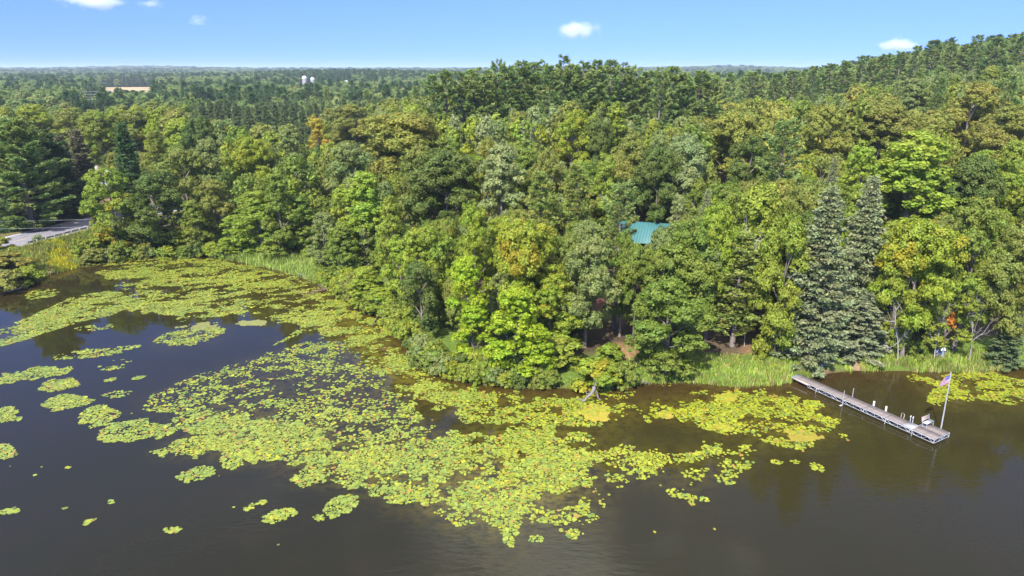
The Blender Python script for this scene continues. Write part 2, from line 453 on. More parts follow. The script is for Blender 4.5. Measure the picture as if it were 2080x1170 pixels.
t.links.new(mxw.outputs["Result"], mxv.inputs["A"]); t.links.new(mxv.outputs["Result"], b.inputs["Base Color"])
mp1 = N(t, "ShaderNodeMapping"); mp1.inputs["Rotation"].default_value = (0, 0, math.radians(-25)); mp1.inputs["Scale"].default_value = (.55, 1.6, 1)
t.links.new(tcn.outputs["Object"], mp1.inputs[0])
w1 = N(t, "ShaderNodeTexNoise"); w1.inputs["Scale"].default_value = 1.6; w1.inputs["Detail"].default_value = 3; t.links.new(mp1.outputs[0], w1.inputs["Vector"])
mp2 = N(t, "ShaderNodeMapping"); mp2.inputs["Rotation"].default_value = (0, 0, math.radians(18)); mp2.inputs["Scale"].default_value = (.09, .34, 1)
t.links.new(tcn.outputs["Object"], mp2.inputs[0])
w2 = N(t, "ShaderNodeTexNoise"); w2.inputs["Scale"].default_value = 1.0; w2.inputs["Detail"].default_value = 2; t.links.new(mp2.outputs[0], w2.inputs["Vector"])
# wind reaches the open water in the near part of the lake only in patches
wp = N(t, "ShaderNodeTexNoise"); wp.inputs["Scale"].default_value = .045; wp.inputs["Detail"].default_value = 2; t.links.new(tcn.outputs["Object"], wp.inputs["Vector"])
wr = N(t, "ShaderNodeMapRange", interpolation_type="SMOOTHSTEP"); wr.inputs[1].default_value = .35; wr.inputs[2].default_value = .65; wr.inputs[3].default_value = .15; wr.inputs[4].default_value = 1.0
t.links.new(wp.outputs[0], wr.inputs[0])
sy = N(t, "ShaderNodeSeparateXYZ"); t.links.new(tcn.outputs["Object"], sy.inputs[0])
yr = N(t, "ShaderNodeMapRange", interpolation_type="SMOOTHSTEP"); yr.inputs[1].default_value = 75; yr.inputs[2].default_value = 45; yr.inputs[3].default_value = .12; yr.inputs[4].default_value = 1
t.links.new(sy.outputs[1], yr.inputs[0])
wm1 = N(t, "ShaderNodeMath", operation="MULTIPLY"); t.links.new(wr.outputs[0], wm1.inputs[0]); t.links.new(yr.outputs[0], wm1.inputs[1])
b1 = N(t, "ShaderNodeBump"); b1.inputs["Distance"].default_value = .05; t.links.new(w1.outputs[0], b1.inputs["Height"])
ws = N(t, "ShaderNodeMath", operation="MULTIPLY"); ws.inputs[1].default_value = .5; t.links.new(wm1.outputs[0], ws.inputs[0]); t.links.new(ws.outputs[0], b1.inputs["Strength"])
b2 = N(t, "ShaderNodeBump"); b2.inputs["Distance"].default_value = .25; b2.inputs["Strength"].default_value = .06; t.links.new(w2.outputs[0], b2.inputs["Height"])
t.links.new(b2.outputs[0], b1.inputs["Normal"]); t.links.new(b1.outputs[0], b.inputs["Normal"])
me.materials.append(wm)
tag(link(bpy.data.objects.new("lake_water", me)), "dark olive lake water mirroring sky and trees", None, kind="structure")

# ------------------------------------------------------------------ road with painted lines, sheets a few mm apart
asphalt = mat("asphalt", (.255, .24, .25), .9, noise=.18, nscale=1.2)
road_white = mat("road_white", (.75, .74, .72), .7, noise=.12, nscale=3); road_yellow = mat("road_yellow", (.60, .42, .12), .7, noise=.15, nscale=3)
tan_ = np.gradient(ROAD, axis=0); tan_ /= np.linalg.norm(tan_, axis=1)[:, None]; nor_ = np.stack([-tan_[:, 1], tan_[:, 0]], 1)
def ribbon(mb, o0, o1, z, i0=0, i1=None):
    i1 = i1 or len(ROAD)
    A = ROAD[i0:i1] + nor_[i0:i1] * o0; B = ROAD[i0:i1] + nor_[i0:i1] * o1; n = len(A)
    V = np.concatenate([np.c_[A, np.full(n, z)], np.c_[B, np.full(n, z)]])
    mb.add(V, [[i, i + n, i + n + 1, i + 1] for i in range(n - 1)])
mb = MB(); ribbon(mb, 5.0, -5.2, ROAD_Z)
road = tag(mb.obj("road", asphalt), "grey two-lane country road running behind the bay", None, kind="structure")
mb = MB(); ribbon(mb, 4.45, 4.2, ROAD_Z + .004); ribbon(mb, -4.3, -4.55, ROAD_Z + .004); mb.obj("edge_line", road_white, road)
mb = MB()
seg = np.linalg.norm(ROAD[1] - ROAD[0]); k = max(2, int(round(3.2 / seg)))
i0 = 2
while i0 + k + 1 < len(ROAD):
    ribbon(mb, .10, -.10, ROAD_Z + .004, i0, i0 + k + 1); i0 += int(round(11 / seg))
mb.obj("centre_line", road_yellow, road)
# ------------------------------------------------------------------ tree prototypes
def unit(a): return a / (np.linalg.norm(a, axis=-1, keepdims=True) + 1e-9)
def leaves(mb, rng, C, Nn, size, elong=1.0, narrow=.62, var=None, bough=None, mat=0):
    n = len(C)
    if n == 0: return
    Nn = unit(Nn); r = rng.normal(size=(n, 3)); T = unit(r - (r * Nn).sum(1, keepdims=True) * Nn); B = np.cross(Nn, T)
    s = (np.broadcast_to(size, (n,)) * rng.uniform(.7, 1.3, n))[:, None]
    V = np.stack([C - T * s * elong, C + B * s * narrow - Nn * s * .18, C + T * s * elong, C - B * s * narrow - Nn * s * .18], 1).reshape(-1, 3)
    mb.add(V, np.arange(4 * n).reshape(n, 4), mat, var=rng.random(n) if var is None else var, bough=np.zeros(n) if bough is None else bough)
def rays_leaf(mb, rng, C, D, length, width, bough, mat=0):
    """narrow needle sprays pointing along D"""
    n = len(C); D = unit(D); r = rng.normal(size=(n, 3)); B = unit(np.cross(D, r))
    L = (length * rng.uniform(.7, 1.3, n))[:, None]; W = (width * rng.uniform(.7, 1.3, n))[:, None]
    V = np.stack([C, C + D * L * .55 + B * W, C + D * L, C + D * L * .55 - B * W], 1).reshape(-1, 3)
    mb.add(V, np.arange(4 * n).reshape(n, 4), mat, var=rng.random(n), bough=bough)
def sph(rng, n): return unit(rng.normal(size=(n, 3)))

def broadleaf(seed, H=18., R=5.2, cb=.2, nl=9, lobe=.42, cl=.30, dens=78, ls=.19, form="oak", squash=.95, gaps=.0):
    rng = np.random.default_rng(seed); cr = MB(); tr = MB(); z0 = cb * H; Hc = H - z0
    prof = {"oak": lambda t: np.sin(math.pi * (.17 + .70 * t)) ** .8, "maple": lambda t: np.sin(math.pi * (.22 + .74 * t)) ** .9 * (1.02 - .28 * t),
            "poplar": lambda t: np.sin(math.pi * (.20 + .74 * t)) ** .7, "bush": lambda t: np.sin(math.pi * (.32 + .60 * t))}[form]
    lobes = [(np.array([rng.normal(0, .08 * R), rng.normal(0, .08 * R), H - lobe * R * .8]), lobe * R * 1.0)]
    for k in range(nl - 1):
        t = np.clip((k + .5 + rng.uniform(-.35, .35)) / (nl - 1) * .9 + .02, 0, .92); rl = lobe * R * rng.uniform(.72, 1.2)
        rad = max(0, R * prof(t) * rng.uniform(.82, 1.06) - rl * .72); az = k * 2.39996 + rng.normal(0, .3)
        lobes.append((np.array([math.cos(az) * rad, math.sin(az) * rad, z0 + t * Hc]), rl))
    mid = np.array([0, 0, z0 + .4 * Hc])
    for li, (lc, rl) in enumerate(lobes):
        nk = max(8, int(22 * (rl / (.42 * 5.2)) ** 1.1)); g = (np.arange(nk) + .5) / nk
        ph = np.arange(nk) * 2.39996 + rng.uniform(0, 6); zz = 1 - 1.45 * g; rr = np.sqrt(np.maximum(0, 1 - zz ** 2))
        D = unit(np.stack([rr * np.cos(ph), rr * np.sin(ph), zz], 1) + rng.normal(0, .17, (nk, 3)))
        lb = rng.random()
        for d in D:
            c = lc + d * rl * rng.uniform(.72, 1.08) * np.array([1, 1, squash])
            if any(np.linalg.norm(c - o[0]) < .62 * o[1] for j, o in enumerate(lobes) if j != li): continue
            if rng.random() < gaps: continue
            r = cl * rl * rng.uniform(.75, 1.35); n = int(dens * r * r / (ls / .26) ** 2 * 1.0) + 8
            q = sph(rng, n); q[:, 2] = np.abs(q[:, 2]) * rng.choice([1, 1, 1, -.8, -.6], n); q = unit(q + .5 * d)
            C = c + q * (r * rng.uniform(.5, 1.08, n))[:, None] * np.array([1.1, 1.1, .92])
            Nn = .6 * q + .4 * d + np.array([0, 0, .22]) + rng.normal(0, .42, (n, 3))
            leaves(cr, rng, C, Nn, ls, bough=np.full(n, np.clip(.55 * rng.random() + .45 * lb, 0, 1)))
        # sparse inner leaves
        n = int(dens * .5 * rl * rl / (ls / .26) ** 2); q = sph(rng, n)
        leaves(cr, rng, lc + q * (rl * rng.uniform(.2, .75, n))[:, None], q + rng.normal(0, .6, (n, 3)), ls * 1.15, bough=np.full(n, lb))
    r0 = .0165 * H * (1.0 if form != "bush" else .4)
    lean = rng.normal(0, .02 * H, 2); zt = np.linspace(0, .82, 7)
    spine = np.stack([lean[0] * zt + rng.normal(0, .08, 7) * (zt > 0), lean[1] * zt + rng.normal(0, .08, 7) * (zt > 0), zt * H], 1); spine[0] = (0, 0, -.6)
    tr.tube(spine, r0 * np.array([1.45, 1.0, .85, .7, .55, .38, .16]), 7)
    for lc, rl in lobes[1:]:
        zs = max(.12 * H, lc[2] - rng.uniform(.12, .25) * H * (1 if lc[2] > .35 * H else .35)); p0 = np.array([np.interp(zs, spine[:, 2], spine[:, k]) for k in range(3)])
        m_ = .5 * (p0 + lc) + np.array([0, 0, .06 * H]) * rng.uniform(-.3, .6)
        tr.tube([p0, m_, lc, lc + (lc - m_) * .35], r0 * np.array([.5, .38, .2, .06]), 5, cap=False)
        for k in range(3):
            d = sph(rng, 1)[0]; tr.tube([lc, lc + d * rl * .5 + (0, 0, .1), lc + d * rl * .95], r0 * np.array([.16, .1, .03]), 4, cap=False)
    return cr, tr, H, R

def pine(seed, H=22., R=3.9, cb=.22, step=.95, nb=5, form="white", ls=.42, q=1.0):
    rng = np.random.default_rng(seed); cr = MB(); tr = MB(); z = cb * H; r0 = .0125 * H; k = 0
    tr.tube([(0, 0, -.6), (.05, 0, .3 * H), (rng.normal(0, .12), rng.normal(0, .12), .7 * H), (rng.normal(0, .15), 0, H * .985)], r0 * np.array([1.35, .95, .5, .06]), 7)
    while z < H * .975:
        t = (z / H - cb) / (1 - cb); nbk = max(3, int(round(nb + rng.normal(0, .7))))
        if form == "white": Lm = R * ((1 - t) ** .62 * .95 + .06) * (.62 + .38 * min(1, t / .18)); st = step * rng.uniform(.75, 1.3)
        elif form == "red": Lm = R * ((1 - t) ** .45) * (.7 + .3 * min(1, t / .2)); st = step * rng.uniform(.8, 1.2)
        else: Lm = R * ((1 - t) ** .74 * .98 + .02); st = step * rng.uniform(.8, 1.2)
        az0 = rng.uniform(0, 6.28)
        for b in range(nbk):
            az = az0 + b * 6.283 / nbk + rng.normal(0, .22); L = Lm * rng.uniform(.55, 1.22) * (1 + .16 * math.sin(2 * az + seed) + .10 * math.sin(3 * az + 5 * t + seed))
            if form == "white" and rng.random() < .12: continue
            if form == "white": L *= rng.uniform(.72, 1.22)
            d = np.array([math.cos(az), math.sin(az), 0]); side = np.array([-d[1], d[0], 0])
            if form == "spruce": f = lambda s: np.array([0, 0, L * (-.10 - .36 * s + .30 * s ** 3 + .45 * t)])
            elif form == "red": f = lambda s: np.array([0, 0, L * (.05 + .25 * s + .35 * t * s)])
            else: f = lambda s: np.array([0, 0, L * (-.04 + .02 * s + .22 * s ** 2.5 + (.9 * t ** 2) * s)])
            base = np.array([0, 0, z])
            ss = np.linspace(0, 1, 5); tr.tube([base + d * L * s + f(s) for s in ss], r0 * .26 * (1 - .55 * t) * np.array([1, .8, .6, .4, .1]), 4, cap=False)
            bo = rng.random()
            if form == "spruce":
                n = max(5, int(19 * q * L / 2.2 + 4)); s = rng.uniform(.16, 1.02, n) ** .8; lat = rng.uniform(-1, 1, n) * .34 * L * (1.06 - s)
                C = base + d * (L * s)[:, None] + side * lat[:, None] + np.stack([f(x) for x in s]) - np.c_[np.zeros(n), np.zeros(n), np.abs(lat) * .25]
                m = 5; C2 = np.repeat(C, m, 0) + rng.normal(0, .07, (n * m, 3))
                D = d * .75 + np.repeat(side * np.sign(lat)[:, None], m, 0) * .5 + np.array([0, 0, -.28]) + rng.normal(0, .42, (n * m, 3))
                rays_leaf(cr, rng, C2, D, ls, ls * .26, np.full(n * m, bo))
            elif form == "red":
                n = max(4, int(9 * q * L / 2.5)); s = rng.uniform(.35, 1.0, n) ** .7; lat = rng.normal(0, .20, n) * L
                C = base + d * (L * s)[:, None] + side * lat[:, None] + np.stack([f(x) for x in s]) + np.c_[np.zeros(n), np.zeros(n), rng.normal(.1, .18, n)]
                m = 17; qd = sph(rng, n * m); qd[:, 2] = np.abs(qd[:, 2]) * .9 + .05
                rays_leaf(cr, rng, np.repeat(C, m, 0) + qd * .05, qd + d * .35, ls, ls * .17, np.full(n * m, bo))
            else:
                n = max(5, int(17 * q * L / 3.0 + 3)); s = rng.uniform(.30, 1.03, n) ** .7; lat = rng.uniform(-1, 1, n) * .36 * L * (1.12 - s)
                C = base + d * (L * s)[:, None] + side * lat[:, None] + np.stack([f(x) for x in s])
                m = 12; D = np.repeat(d * .85 + side * (np.sign(lat) * .5)[:, None], m, 0) + np.array([0, 0, .34]) + rng.normal(0, .38, (n * m, 3))
                rays_leaf(cr, rng, np.repeat(C, m, 0) + rng.normal(0, .12, (n * m, 3)), D, ls * 1.15, ls * .19, np.full(n * m, bo))
        z += st * (1 - .35 * t); k += 1
    q_ = 40; C = np.array([0, 0, H * .97]) + np.c_[rng.normal(0, .12, q_), rng.normal(0, .12, q_), rng.uniform(-.9, .35, q_)]
    rays_leaf(cr, rng, C, np.c_[rng.normal(0, .6, (q_, 2)), rng.uniform(.2, 1, q_)], ls, ls * .2, np.full(q_, .5))
    return cr, tr, H, R

def deadtree(seed, H=12., R=3.5):
    rng = np.random.default_rng(seed); tr = MB()
    def grow(p, d, L, r, lev):
        n = 5; pts = [p]; dd = d
        for i in range(n):
            dd = unit(dd + rng.normal(0, .16, 3) + np.array([0, 0, .05])); pts.append(pts[-1] + dd * L / n)
        tr.tube(pts, np.linspace(r, r * .35, n + 1), 5 if lev < 2 else 4, cap=False)
        if lev < 4:
            for i in range({0: 7, 1: 5, 2: 3, 3: 2}[lev]):
                k = rng.integers(2 if lev == 0 else 1, n + 1); nd = unit(dd * .5 + sph(rng, 1)[0] * .85 + np.array([0, 0, .25]))
                grow(pts[k], nd, L * rng.uniform(.35, .6), r * .42, lev + 1)
    grow(np.array([0, 0, -.4]), np.array([0, 0, 1.0]), H * .72, .014 * H, 0)
    return tr, H, R

PROTO = {}
def proto(kind, fn, variants, lm, tm=BARK):
    PROTO[kind] = []
    for v in variants:
        cr, tr, H, R = fn(**v)
        V = np.concatenate(cr.V); R = float(np.percentile(np.hypot(V[:, 0], V[:, 1]), 97)); Ht = float(V[:, 2].max())
        PROTO[kind].append((cr.mesh(kind + "_crown", lm), tr.mesh(kind + "_trunk", tm), Ht, R))
def proto_far(kind, fn, variants, lm, tm=BARK):
    """crown and trunk in one mesh, for trees whose parts are too small to see"""
    PROTO[kind] = []
    for v in variants:
        cr, tr, H, R = fn(**v)
        V = np.concatenate(cr.V); R = float(np.percentile(np.hypot(V[:, 0], V[:, 1]), 97)); Ht = float(V[:, 2].max())
        off = 0
        for Vt, Ft in zip(tr.V, tr.F):
            cr.add(Vt, Ft - off, 1); off += len(Vt)
        PROTO[kind].append((cr.mesh(kind, [lm, tm]), None, Ht, R))
proto("oak_tree", broadleaf, [dict(seed=11, nl=11), dict(seed=12, nl=10, R=5.6, H=17), dict(seed=13, nl=12, R=5.0, cb=.14), dict(seed=14, nl=11, R=5.4, cb=.12, lobe=.38), dict(seed=15, nl=10, cb=.25, lobe=.45), dict(seed=16, nl=14, R=5.2, cb=.03, lobe=.38)], LEAF)
proto("maple_tree", broadleaf, [dict(seed=21, form="maple", H=17, R=4.2, nl=13, lobe=.40, cb=.10, ls=.19, cl=.33, dens=74), dict(seed=22, form="maple", H=17, R=4.0, nl=14, lobe=.38, cb=.07, ls=.19, cl=.33, dens=74), dict(seed=23, form="maple", H=18, R=4.4, nl=14, lobe=.38, cb=.16, ls=.19, cl=.31), dict(seed=24, form="maple", H=16, R=4.5, nl=13, lobe=.42, cb=.05, ls=.19)], LEAF)
proto("poplar_tree", broadleaf, [dict(seed=31, form="poplar", H=19, R=3.1, nl=14, lobe=.50, cb=.18, ls=.17, cl=.34, dens=80, gaps=.12), dict(seed=32, form="poplar", H=19, R=2.9, nl=14, lobe=.52, cb=.10, ls=.17, cl=.33, dens=80, gaps=.1), dict(seed=33, form="poplar", H=18, R=3.3, nl=13, lobe=.48, cb=.22, ls=.17, cl=.34, dens=80, gaps=.15)], LEAF)
proto("white_pine_tree", pine, [dict(seed=41, cb=.14, step=1.2), dict(seed=42, R=4.6, cb=.10, step=1.3), dict(seed=43, R=3.9, cb=.18, step=1.25), dict(seed=44, R=3.9, cb=.2, step=1.4), dict(seed=45, R=4.8, cb=.04, step=1.0, nb=7, q=1.5)], NEEDLE)
proto("red_pine_tree", pine, [dict(seed=51, form="red", H=19, R=3.3, cb=.22, step=.85, ls=.5), dict(seed=52, form="red", H=19, R=3.0, cb=.14, step=.8, ls=.48)], NEEDLE)
proto("spruce_tree", pine, [dict(seed=61, form="spruce", H=19, R=3.3, cb=.05, step=.72, nb=7, ls=.40), dict(seed=62, form="spruce", H=20, R=2.9, cb=.04, step=.70, nb=7, ls=.40), dict(seed=63, form="spruce", H=18, R=3.6, cb=.06, step=.75, nb=7, ls=.42)], NEEDLE)
proto("shrub", broadleaf, [dict(seed=71, form="bush", H=3.2, R=2.0, cb=.02, nl=8, lobe=.45, cl=.42, dens=170, ls=.16), dict(seed=72, form="bush", H=3.4, R=2.3, cb=.02, nl=9, lobe=.40, cl=.42, dens=170, ls=.17), dict(seed=73, form="bush", H=2.8, R=2.2, cb=.0, nl=9, lobe=.42, cl=.42, dens=150, ls=.18)], LEAF)
PROTO["dead_tree"] = []
for s_ in (81, 82, 83):
    tr, H_, R_ = deadtree(s_); V_ = np.concatenate(tr.V)
    PROTO["dead_tree"].append((None, tr.mesh("dead_tree", DEADWOOD), float(V_[:, 2].max()), float(np.percentile(np.hypot(V_[:, 0], V_[:, 1]), 97))))
lo = dict(dens=24, ls=.42)
proto_far("oak_far", broadleaf, [dict(seed=111, nl=11, **lo), dict(seed=112, nl=10, R=5.6, H=17, **lo), dict(seed=113, nl=12, cb=.14, **lo), dict(seed=114, nl=12, R=5.0, lobe=.38, **lo)], LEAF)
proto_far("maple_far", broadleaf, [dict(seed=121, form="maple", H=17, R=4.2, nl=13, lobe=.40, cb=.1, cl=.4, **lo), dict(seed=122, form="maple", H=17, R=4.4, nl=13, lobe=.40, cb=.08, cl=.4, **lo)], LEAF)
proto_far("poplar_far", broadleaf, [dict(seed=131, form="poplar", H=19, R=3.1, nl=13, lobe=.5, cl=.4, dens=30, ls=.36), dict(seed=132, form="poplar", H=18, R=3.3, nl=12, lobe=.48, cl=.42, dens=30, ls=.36)], LEAF)
proto_far("white_pine_far", pine, [dict(seed=141, cb=.14, ls=.58, q=.6, step=1.25), dict(seed=142, R=4.6, cb=.10, ls=.58, q=.6, step=1.35), dict(seed=143, R=3.8, cb=.16, ls=.58, q=.6, step=1.3)], NEEDLE)
proto_far("red_pine_far", pine, [dict(seed=151, form="red", H=19, R=3.2, cb=.2, step=1.0, ls=.7, q=.6)], NEEDLE)
proto_far("spruce_far", pine, [dict(seed=161, form="spruce", H=19, R=2.9, cb=.05, step=.62, nb=6, ls=.6, q=.6), dict(seed=162, form="spruce", H=20, R=2.6, cb=.05, step=.62, nb=6, ls=.6, q=.6)], NEEDLE)

# intrinsic foliage colours (linear), fourth value = share of boughs already turning
PAL = dict(green=(.240, .305, .046), fresh=(.300, .375, .046), dark=(.155, .215, .044), olive=(.275, .305, .060), bronze=(.335, .345, .062), bronzed=(.285, .300, .058),
           lime=(.345, .430, .048), limey=(.375, .48, .030), yellowgreen=(.335, .395, .040), yellow=(.48, .42, .03), orange=(.52, .42, .06), greygreen=(.270, .330, .095), pale=(.335, .390, .140),
           pine=(.285, .365, .100), darkpine=(.105, .180, .056), redpine=(.300, .355, .075), spruce=(.300, .330, .150), bluespruce=(.305, .350, .185), brownspruce=(.18, .18, .09), darkspruce=(.185, .245, .095))
RNG = np.random.default_rng(4)
NOTE = []        # outlines of the described trees: nothing may grow up in front of them
PLACED = []      # x, y, radius of every tree already standing
COUNT = {}
def stand(kind, x, y, h, wid, col, label, cat="tree", group=None, autumn=0.0, far=False, var=None, z=None, lean=0.0, rz=None):
    key = kind.replace("_tree", "") + "_far" if far else kind
    lst = PROTO[key]; v = lst[(var if var is not None else RNG.integers(0, 99)) % len(lst)]
    cme, tme, H0, R0 = v
    sxy = wid / (2 * R0); sz = h / H0
    c = (*PAL[col], autumn) if isinstance(col, str) else (*col, autumn)
    z = float(G(x, y)) if z is None else z
    rz = RNG.uniform(0, 6.283) if rz is None else rz
    if far or kind == "dead_tree":
        root = link(bpy.data.objects.new(kind, cme or tme)); root.color = c
    else:
        root = link(bpy.data.objects.new(kind, None)); root.empty_display_size = .5
        for nm, me in (("crown", cme), ("trunk", tme)):
            o = link(bpy.data.objects.new(nm, me), root); o.color = c
    root.location = (x, y, z); root.rotation_euler = (lean, 0, rz); root.scale = (sxy, sxy, sz)
    tag(root, label, cat, group)
    COUNT[kind] = COUNT.get(kind, 0) + 1
    PLACED.append((x, y, wid / 2))
    return root
YS = np.geomspace(60, 900, 900)
def solve(px, top, h):
    """distance at which a tree of height h reaches the sight line of its top"""
    k = slope_of(top); z = CAM_H + k * YS; x = x_at(px, YS, z)
    d = G(x, YS) + h - z; d = np.where(YS < shore_y(x) + 1, -1, d)
    i = np.argmax(d >= 0) if (d >= 0).any() else len(YS) - 1
    return YS[i]
def T(kind, px, top, wpx, col, label, base=None, h=17.5, d=None, **kw):
    if base is not None:
        y = P(px, base, .8)[1]
        for _ in range(3): y = P(px, base, float(G(x_at(px, y, .8), y)))[1]
    else: y = solve(px, top, h) if d is None else d
    zt = CAM_H + slope_of(top) * y; x = x_at(px, y, zt * .55); g = float(G(x, y)); x = x_at(px, y, zt)
    hh = max(zt - float(G(x, y)), 3); NOTE.append((px, top, wpx, y, min(1.15 * wpx, .9 * hh / depth(y, zt) * FPX)))
    return stand(kind, x, y, hh, wpx / FPX * depth(y, zt * .6), col, label, **kw)
# ------------------------------------------------------------------ trees one can point to
O, M_, PO, WP, RP, SP, SH_, DT = "oak_tree", "maple_tree", "poplar_tree", "white_pine_tree", "red_pine_tree", "spruce_tree", "shrub", "dead_tree"
# by the road
T(WP, 18, 232, 165, "pine", "tall dark pine with broad drooping tiers, standing nearest the road sign", base=474, var=4)
T(WP, 78, 258, 120, "darkpine", "dark pine on the roadside lawn between the broad-tiered pine and the brown-tinged spruces", base=458, var=4)
T(SP, 117, 268, 78, "brownspruce", "brown-tinged spruce on the roadside lawn next to the dark pine", base=446)
T(SP, 152, 258, 78, "brownspruce", "thin brownish spruce with bare lower trunk in front of the white house", base=433, var=0)
T(SP, 50, 296, 74, "darkspruce", "low dark spruce between the broad-tiered pine and the dark pine by the road", base=452, var=0)
T(SP, -14, 262, 90, "darkpine", "dark spruce at the very edge of the roadside lawn", base=470, var=2)
T(SP, 245, 246, 80, "darkpine", "blue-black fir behind the round yellow-topped tree by the road", h=19, var=2)
T(O, 212, 338, 112, "fresh", "bushy green tree with yellow top at the road's edge, hiding the road bend", base=508, autumn=.34, var=5)
T(O, 300, 345, 125, "dark", "dark green oak beside the yellow-topped roadside tree", base=505, var=5)
T(M_, 388, 405, 62, "green", "slim green tree on the bay shore beside the dark roadside oak", base=510, var=1)
T(O, 428, 362, 85, "olive", "olive-yellow oak behind the slim green tree on the bay shore", base=492, var=0)
T(M_, 520, 385, 120, "fresh", "broad fresh-green maple above the bay's marsh grass", base=520, var=3)
T(PO, 471, 436, 60, "lime", "lime-yellow young poplar at the foot of the broad fresh-green maple", base=522, var=1)
T(M_, 605, 394, 78, "green", "green maple just past the broad fresh-green maple along the bay", base=515, var=1)
T(PO, 655, 430, 70, "greygreen", "thin grey-green poplar with bare twigs over the marsh grass", base=560, var=2)
T(M_, 738, 346, 122, "lime", "large lime-green tree standing out above the bay shore", base=545, var=2)
T(M_, 690, 450, 80, "green", "green maple between marsh grass and the brushy fallen branch", base=572, var=3)
T(M_, 808, 476, 82, "lime", "lime-green maple on the shore where fallen branches hang over the pads", base=640, var=0)
T(M_, 742, 540, 78, "lime", "low lime-green tree leaning over the lily pads near the brushy fallen branch", base=618, var=3)
T(O, 885, 455, 85, "fresh", "fresh-green oak behind the lime maple of the pond's inner shore", base=655, var=2)
T(O, 852, 530, 85, "dark", "dark green oak at the inner shore between lime maple and first bright yellow-green tree", base=690, var=3)
T(PO, 950, 517, 84, "limey", "bright yellow-green slender tree with visible pale trunk at the water's edge", base=728, var=2)
T(M_, 1045, 583, 125, "limey", "bright yellow-green low tree beside the slender one, its branches over the water", base=772, var=1)
T(O, 1068, 440, 146, "yellowgreen", "large oak half turned yellow behind the two bright yellow-green shore trees", base=705, autumn=.36, var=1)
T(O, 1196, 478, 130, "greygreen", "grey-green oak between the half-yellow oak and the open needle-covered ground", base=705, var=0)
T(WP, 1262, 362, 105, "pine", "shaggy pine in front of the teal-roofed cabin", base=668, var=0)
T(O, 1368, 565, 172, "green", "broad low oak shading the grass bank, nearest the shore before the red pine", base=757, var=5)
T(O, 1405, 440, 130, "green", "green oak behind the broad low shore oak, beside the teal roof", base=700, var=4)
T(RP, 1512, 468, 118, "redpine", "soft-tiered red pine rising from the needle-covered clearing", base=703, var=1)
T(O, 1606, 430, 122, "fresh", "vivid green oak with pale trunk at the head of the dock", base=728, var=5)
T(SP, 1692, 370, 140, "spruce", "tallest grey-green spruce above the dirt path to the water", base=738, var=0)
T(SP, 1778, 352, 118, "spruce", "grey spruce standing behind the blue-green spruce, next to the tallest one", base=700, var=2)
T(SP, 1762, 585, 125, "bluespruce", "low pale blue-green spruce spreading over the dirt path", base=718, var=2)
T(O, 1886, 438, 152, "yellowgreen", "yellowing oak above the flag with yellow outer boughs", base=728, autumn=.38, var=1)
T(O, 2003, 398, 150, "green", "large green oak with dead grey limbs, inland of the leaning trunk", base=712, var=0)
T(O, 1948, 535, 112, "fresh", "fresh-green oak over the grass bank beside the grey covered heap", base=727, var=2)
T(O, 2085, 450, 120, "olive", "olive oak at the end of the grass bank above the dark low spruce", base=740, var=4)
T(SP, 2062, 640, 76, "darkspruce", "dark low spruce touching the water at the end of the grass bank", base=748, var=2)
T(DT, 1856, 560, 95, (.3, .3, .3), "bare grey dead tree among the yellowing oak's lower boughs", base=736, var=0)
T(DT, 2008, 545, 110, (.3, .3, .3), "leaning dead tree with thick pale trunk at the bank above the flag", base=735, var=1, lean=.10)
T(DT, 1543, 428, 80, (.3, .3, .3), "bare grey limbs of a dead tree between red pine and vivid green oak", base=704, var=2)
T(DT, 1930, 575, 70, (.3, .3, .3), "bleached twiggy dead tree in front of the fresh-green bank oak", base=735, var=1)
T(M_, 700, 372, 90, "lime", "lime-green maple partly behind the large lime-green bay tree, on its marsh side", base=540, var=0)
T(M_, 790, 395, 76, "fresh", "fresh lime-tinged maple on the inner side of the large lime-green bay tree", h=15, var=2)
T(M_, 842, 462, 80, "lime", "lime-green maple joined to the shore maple by the fallen branches", base=650, var=1)
T(M_, 775, 585, 80, "lime", "low lime tree right over the thin bare branch on the pads", base=632, var=3)
T(M_, 960, 610, 92, "limey", "bright yellow-green crown filling the gap under the slender tree", base=738, var=0)
T(M_, 1085, 660, 96, "limey", "yellow-green bough-heavy tree on the driftwood side of the low bright tree", base=765, var=3)
T(O, 1120, 560, 110, "yellowgreen", "yellow-green oak below the half-yellow oak, above the fresh-green bush", base=720, autumn=.3, var=2)
T(M_, 560, 350, 76, "green", "green maple under the white-trunked grey-green poplar", h=15, var=1)
T(O, 1460, 400, 100, "yellowgreen", "yellow-green oak beside the red pine, up-slope", base=690, autumn=.2, var=4)
T(O, 1840, 500, 90, "fresh", "green oak between grey spruces and the yellowing oak", base=722, var=3)
T(M_, 1655, 470, 60, "fresh", "narrow green tree pressed against the tallest spruce", base=722, var=2)
T(O, 1356, 500, 92, "green", "green oak just below the teal roof, over the broad low shore oak", base=698, var=2)
T(O, 1420, 480, 96, "greygreen", "grey-green oak between the teal roof and the red pine", base=694, var=1)
T(O, 1298, 491, 84, "green", "small green oak right under the teal roof's lower corner", base=690, var=1)
